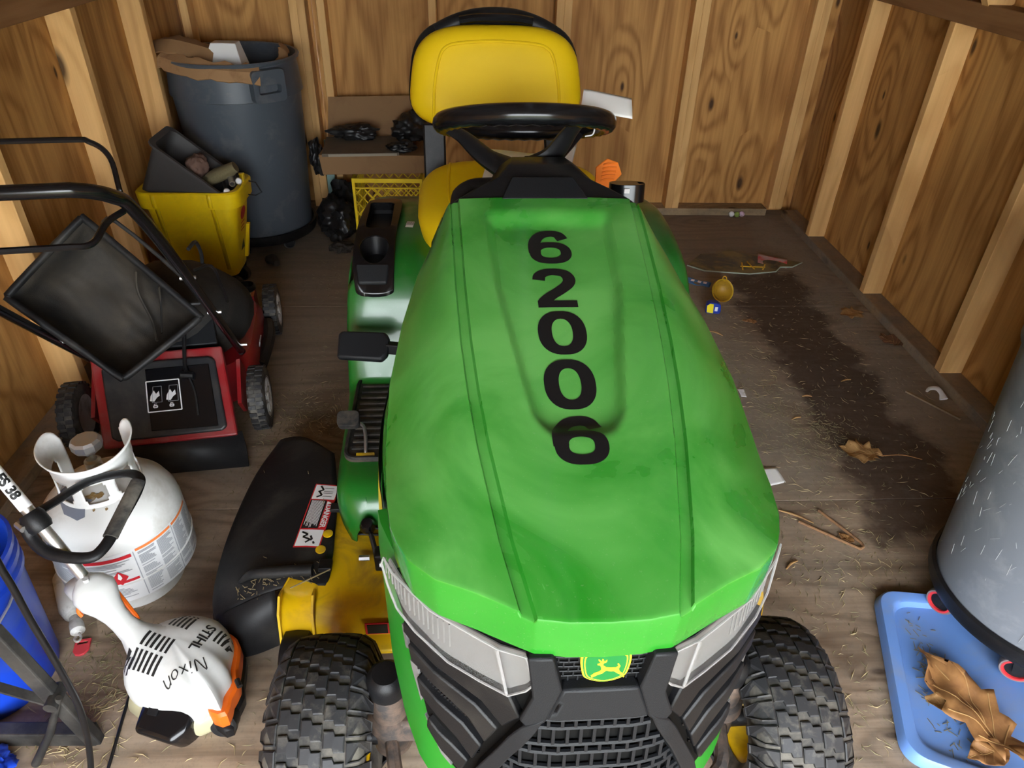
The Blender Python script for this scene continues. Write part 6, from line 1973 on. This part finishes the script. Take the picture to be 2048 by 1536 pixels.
# yellow funnel cap, tape measure, wrapper
MAT['funnel'] = pbr('yellow_funnel', (0.62, 0.38, 0.02), 0.4, dirt=(0.30, 0.18, 0.03), dirt_scale=20)
fu = thing('funnel', 'small round yellow funnel lying on the floor by the right of the mower', 'funnel', (1.105, 2.80, .045), math.radians(15))
mm = Matrix.Rotation(math.radians(58), 3, 'X')
MB().lathe([(.048, .008), (.052, .01), (.052, .0), (.047, -.004), (.030, -.028), (.012, -.038), (.0, -.040)], mat=mm, seg=36).build('funnel_bowl', 'funnel', fu, smooth=40, solid=.0015)
MB().lathe([(.046, .006), (.044, .0), (.028, -.024), (.0, -.034)], mat=mm, seg=36).build('funnel_inside', pbr('funnel_inside', (0.36, 0.20, 0.012), .5, dirt=(0.2, 0.11, 0.02), dirt_scale=40), fu, smooth=50)
MB().tube([mm @ Vector((.018 + .010 * math.cos(a), .052 + .010 * math.sin(a), .004)) for a in [2 * PI * k / 12 for k in range(12)]], .002, 6, closed=True).build('hang_loop', 'funnel', fu)
tm_ = thing('tape_measure', 'blue and yellow tape measure on the floor in front of the funnel', 'tape measure', (1.035, 2.685, 0), math.radians(-10))
MB().plate([(-.03, 0), (.03, 0), (.034, .012), (.030, .042), (.016, .052), (-.02, .052), (-.032, .04)], [], -.017, .017, mat=Matrix.Rotation(PI / 2, 4, 'X')).build('tape_case', pbr('tape_blue', (.01, .04, .33), .35), tm_, smooth=30, bevel=.005)
MB().plate([(-.026, .006), (.002, .004), (-.002, .047), (-.018, .049), (-.029, .038)], [], -.0185, .0185, mat=Matrix.Rotation(PI / 2, 4, 'X')).build('tape_face', 'emblem_yellow', tm_, smooth=30, bevel=.001)
MB().box((.012, -.019, .026), (.012, .001, .02)).build('tape_print', 'white', tm_, smooth=0)
wp = thing('wrapper', 'blue and white plastic wrapper on the floor beyond the funnel', 'wrapper', (1.04, 2.965, .003), math.radians(-28))
MB().grid(lambda u, v: (lerp(-.065, .065, u), lerp(-.028, .028, v), .003 * math.sin(u * 9) + .002 * math.sin(v * 7 + u * 3)), 14, 6).build('wrapper_film', pbr('wrapper_blue', (.03, .20, .50), .35), wp, smooth=60, solid=.0006)
for x in (-.02, .012, .038):
    MB().box((x, .002, .0055), (.016, .018, .001)).build('wrapper_print', 'white', wp, smooth=0)
# glass shard, pink wrapper
MAT['glass_shard'] = pbr('dirty_glass', (0.17, 0.15, 0.085), 0.12, dirt=(0.04, 0.055, 0.065), dirt_scale=7, dirt_range=(.45, .6))
gs = thing('glass_shard', 'dirty broken glass pane lying on the floor near the back', 'glass', (1.30, 3.15, 0.002))
sh = [(-.26, -.02), (-.19, -.055), (.02, -.075), (.16, -.06), (.20, -.03), (.26, -.03), (.33, .0), (.10, .05), (.0, .085), (-.08, .06), (-.16, .055)]
sh = [(a, b_ * 1.7 + .03) for a, b_ in sh]
MB().plate(sh, [], 0, .004).build('pane', 'glass_shard', gs, smooth=0)
MB().tube([(p[0], p[1], .002) for p in sh[:7]], .0032, 6).build('pane_edge', pbr('glass_edge', (.38, .46, .36), .25), gs)
for k, L in enumerate(([(.0, -.06), (.02, .02)], [(.06, -.05), (.05, .03)], [(.0, -.02), (.12, -.03)], [(.10, -.055), (.13, .0)])):
    MB().tube([(L[0][0], L[0][1], .0045), (L[1][0], L[1][1], .0045)], .004, 5).build('dirt_streak', 'funnel', gs)
sheet('wrapper_scrap', 'crumpled pink and white wrapper beside the broken glass', 'wrapper', [(1.40, 3.17, .005), (1.53, 3.12, .005), (1.56, 3.20, .012), (1.43, 3.26, .016)], mat=pbr('pinkish_wrapper', (.45, .30, .28), .5, dirt=(.55, .08, .08), dirt_scale=14, dirt_range=(.5, .6)), curl=.008, seed=9)
# balls on the back sole plate
for k, (x, m, lb) in enumerate(((1.455, (.70, .66, .68), 'white ball on the back sole plate, leftmost of three'), (1.485, (.22, .30, .06), 'green ball on the back sole plate between two pale balls'), (1.515, (.62, .42, .52), 'pink ball on the back sole plate, rightmost of three'))):
    put(MB().lathe([(.0155 * math.sin(PI * j / 12), -.0155 * math.cos(PI * j / 12)) for j in range(13)], seg=20).build('ball', pbr('ball_%d' % k, m, .4)), (x, 3.792 if k != 1 else 3.786, .0155), 0, lb, 'ball')
# hooked plastic scrap, splinter, twigs
put(MB().tube([(-.03, .02, .004), (-.012, .032, .010), (.008, .022, .016), (.012, -.004, .012), (.008, -.03, .005)], [.003, .006, .007, .006, .010], 8, smooth=4, flat=(1.4, .4)).build('plastic_hook', 'white'), (1.70, 2.05, .002), 0, 'hooked white plastic scrap by the right sole plate', 'plastic')
put(MB().bar((-.06, .10, .004), (.05, -.07, .004), .009, .006).build('splinter', 'plate_x', smooth=0), (1.655, 1.975, 0.001), 0, 'long wood splinter lying along the right sole plate', 'splinter')
rnd = random.Random(21)
spots = [(1.00, 2.50, 'pale twig on the floor below the tape measure'), (1.12, 1.92, 'pale wood chip on the floor left of the golden leaf'), (1.40, 2.15, 'pale wood chip on the dark floor patch'), (1.21, 2.05, 'yellowish wood chip on the dark floor patch'), (.94, 1.45, 'thin pale twig on the floor left of the wire staple'), (.86, 1.27, 'thin pale twig lying by the right headlight')]
for k, (x, y, lb) in enumerate(spots):
    L = (.03, .02, .022, .018, .05, .025)[k]
    put(MB().tube([(-L, 0, .003), (0, .004, .004), (L, 0, .003)], [.002, .0035, .002], 6, smooth=3).build('wood_chip', 'leaf_pale'), (x, y, 0), rnd.uniform(-1, 1), lb, 'wood chip')
# grass clippings and straw: nobody could count them
MAT['straw'] = pbr('dry_straw', (0.40, 0.31, 0.16), 0.8)
MAT['clip'] = pbr('dry_clippings', (0.20, 0.17, 0.085), 0.85)
def clippings(name, label, n, region, mat, seed, L=(.008, .03), w=.0010, loc=(0, 0, 0)):
    rnd_ = random.Random(seed)
    mb = MB()
    for k in range(n):
        cx, cy, sx_, sy_, wt = rnd_.choices(region, weights=[r[4] for r in region])[0]
        x, y = rnd_.gauss(cx, sx_), rnd_.gauss(cy, sy_)
        if not (-1.30 < x < 1.72 and .45 < y < 3.78):
            continue
        a = rnd_.uniform(0, 2 * PI); l = rnd_.uniform(*L); ww = w * rnd_.uniform(.6, 1.5)
        z = .0005 + rnd_.random() * .003
        d_ = Vector((math.cos(a), math.sin(a), rnd_.uniform(-.05, .12))); s_ = Vector((-math.sin(a), math.cos(a), 0)) * ww
        m_ = Vector((x, y, z)); bend = Vector((-math.sin(a), math.cos(a), 0)) * l * rnd_.uniform(-.2, .2)
        p0, p1, p2 = m_ - d_ * l / 2, m_ + bend, m_ + d_ * l / 2
        for p in (p0, p2):
            p.z = max(.0004, p.z)
        mb.add([p0, p1 - s_, p1 + s_, p2, p1 + Vector((0, 0, ww))], [(0, 1, 4), (0, 4, 2), (1, 3, 4), (4, 3, 2)])
    o = mb.build(name, mat, smooth=0, fix=False)
    return tag(o, label, 'clippings', kind='stuff')
clippings('grass_clippings', 'dry grass clippings scattered over the plywood floor', 5200,
          [(-.62, 1.95, .12, .16, 3), (-.55, 2.3, .1, .5, 2), (1.03, 2.2, .10, .45, 4), (1.15, 1.85, .10, .12, 3), (1.05, 1.30, .2, .15, 2), (.85, .9, .1, .2, 1), (-.85, .98, .06, .08, 2), (-.5, 1.3, .2, .3, 2), (1.55, 2.6, .12, .6, 3), (.9, 3.2, .5, .3, 2), (-.8, 3.1, .2, .2, 2)], 'clip', 5)
clippings('straw_bits', 'pale straw bits scattered over the plywood floor', 700,
          [(-.84, .86, .06, .06, 3), (-.60, 1.93, .1, .12, 2), (1.05, 2.0, .15, .5, 4), (1.0, 1.25, .15, .15, 2), (.9, .8, .1, .15, 1), (1.4, 2.2, .25, .4, 2), (-.5, 1.2, .2, .4, 1)], 'straw', 6, L=(.012, .05), w=.0012)
# litter on the lid and on the tyres
rnd_ = random.Random(9)
mb = MB()
for k in range(260):
    t_ = rnd_.random()
    x, y = rnd_.gauss(1.03, .05), rnd_.gauss(.93, .12)
    if x < .97 + (y - .735) * .33 or y > 1.11 or y < .72:
        continue
    a = rnd_.uniform(0, PI); l = rnd_.uniform(.004, .022)
    mb.bar((x - 1.05, y - .9, .0135), (x - 1.05 + l * math.cos(a), y - .9 + l * math.sin(a), .0142), .0012, .0008)
o = mb.build('lid_litter', 'clip', smooth=0)
o.location = (1.05, .9, 0)
tag(o, 'grass bits and crumbs on the pale blue bin lid', 'clippings', kind='stuff')
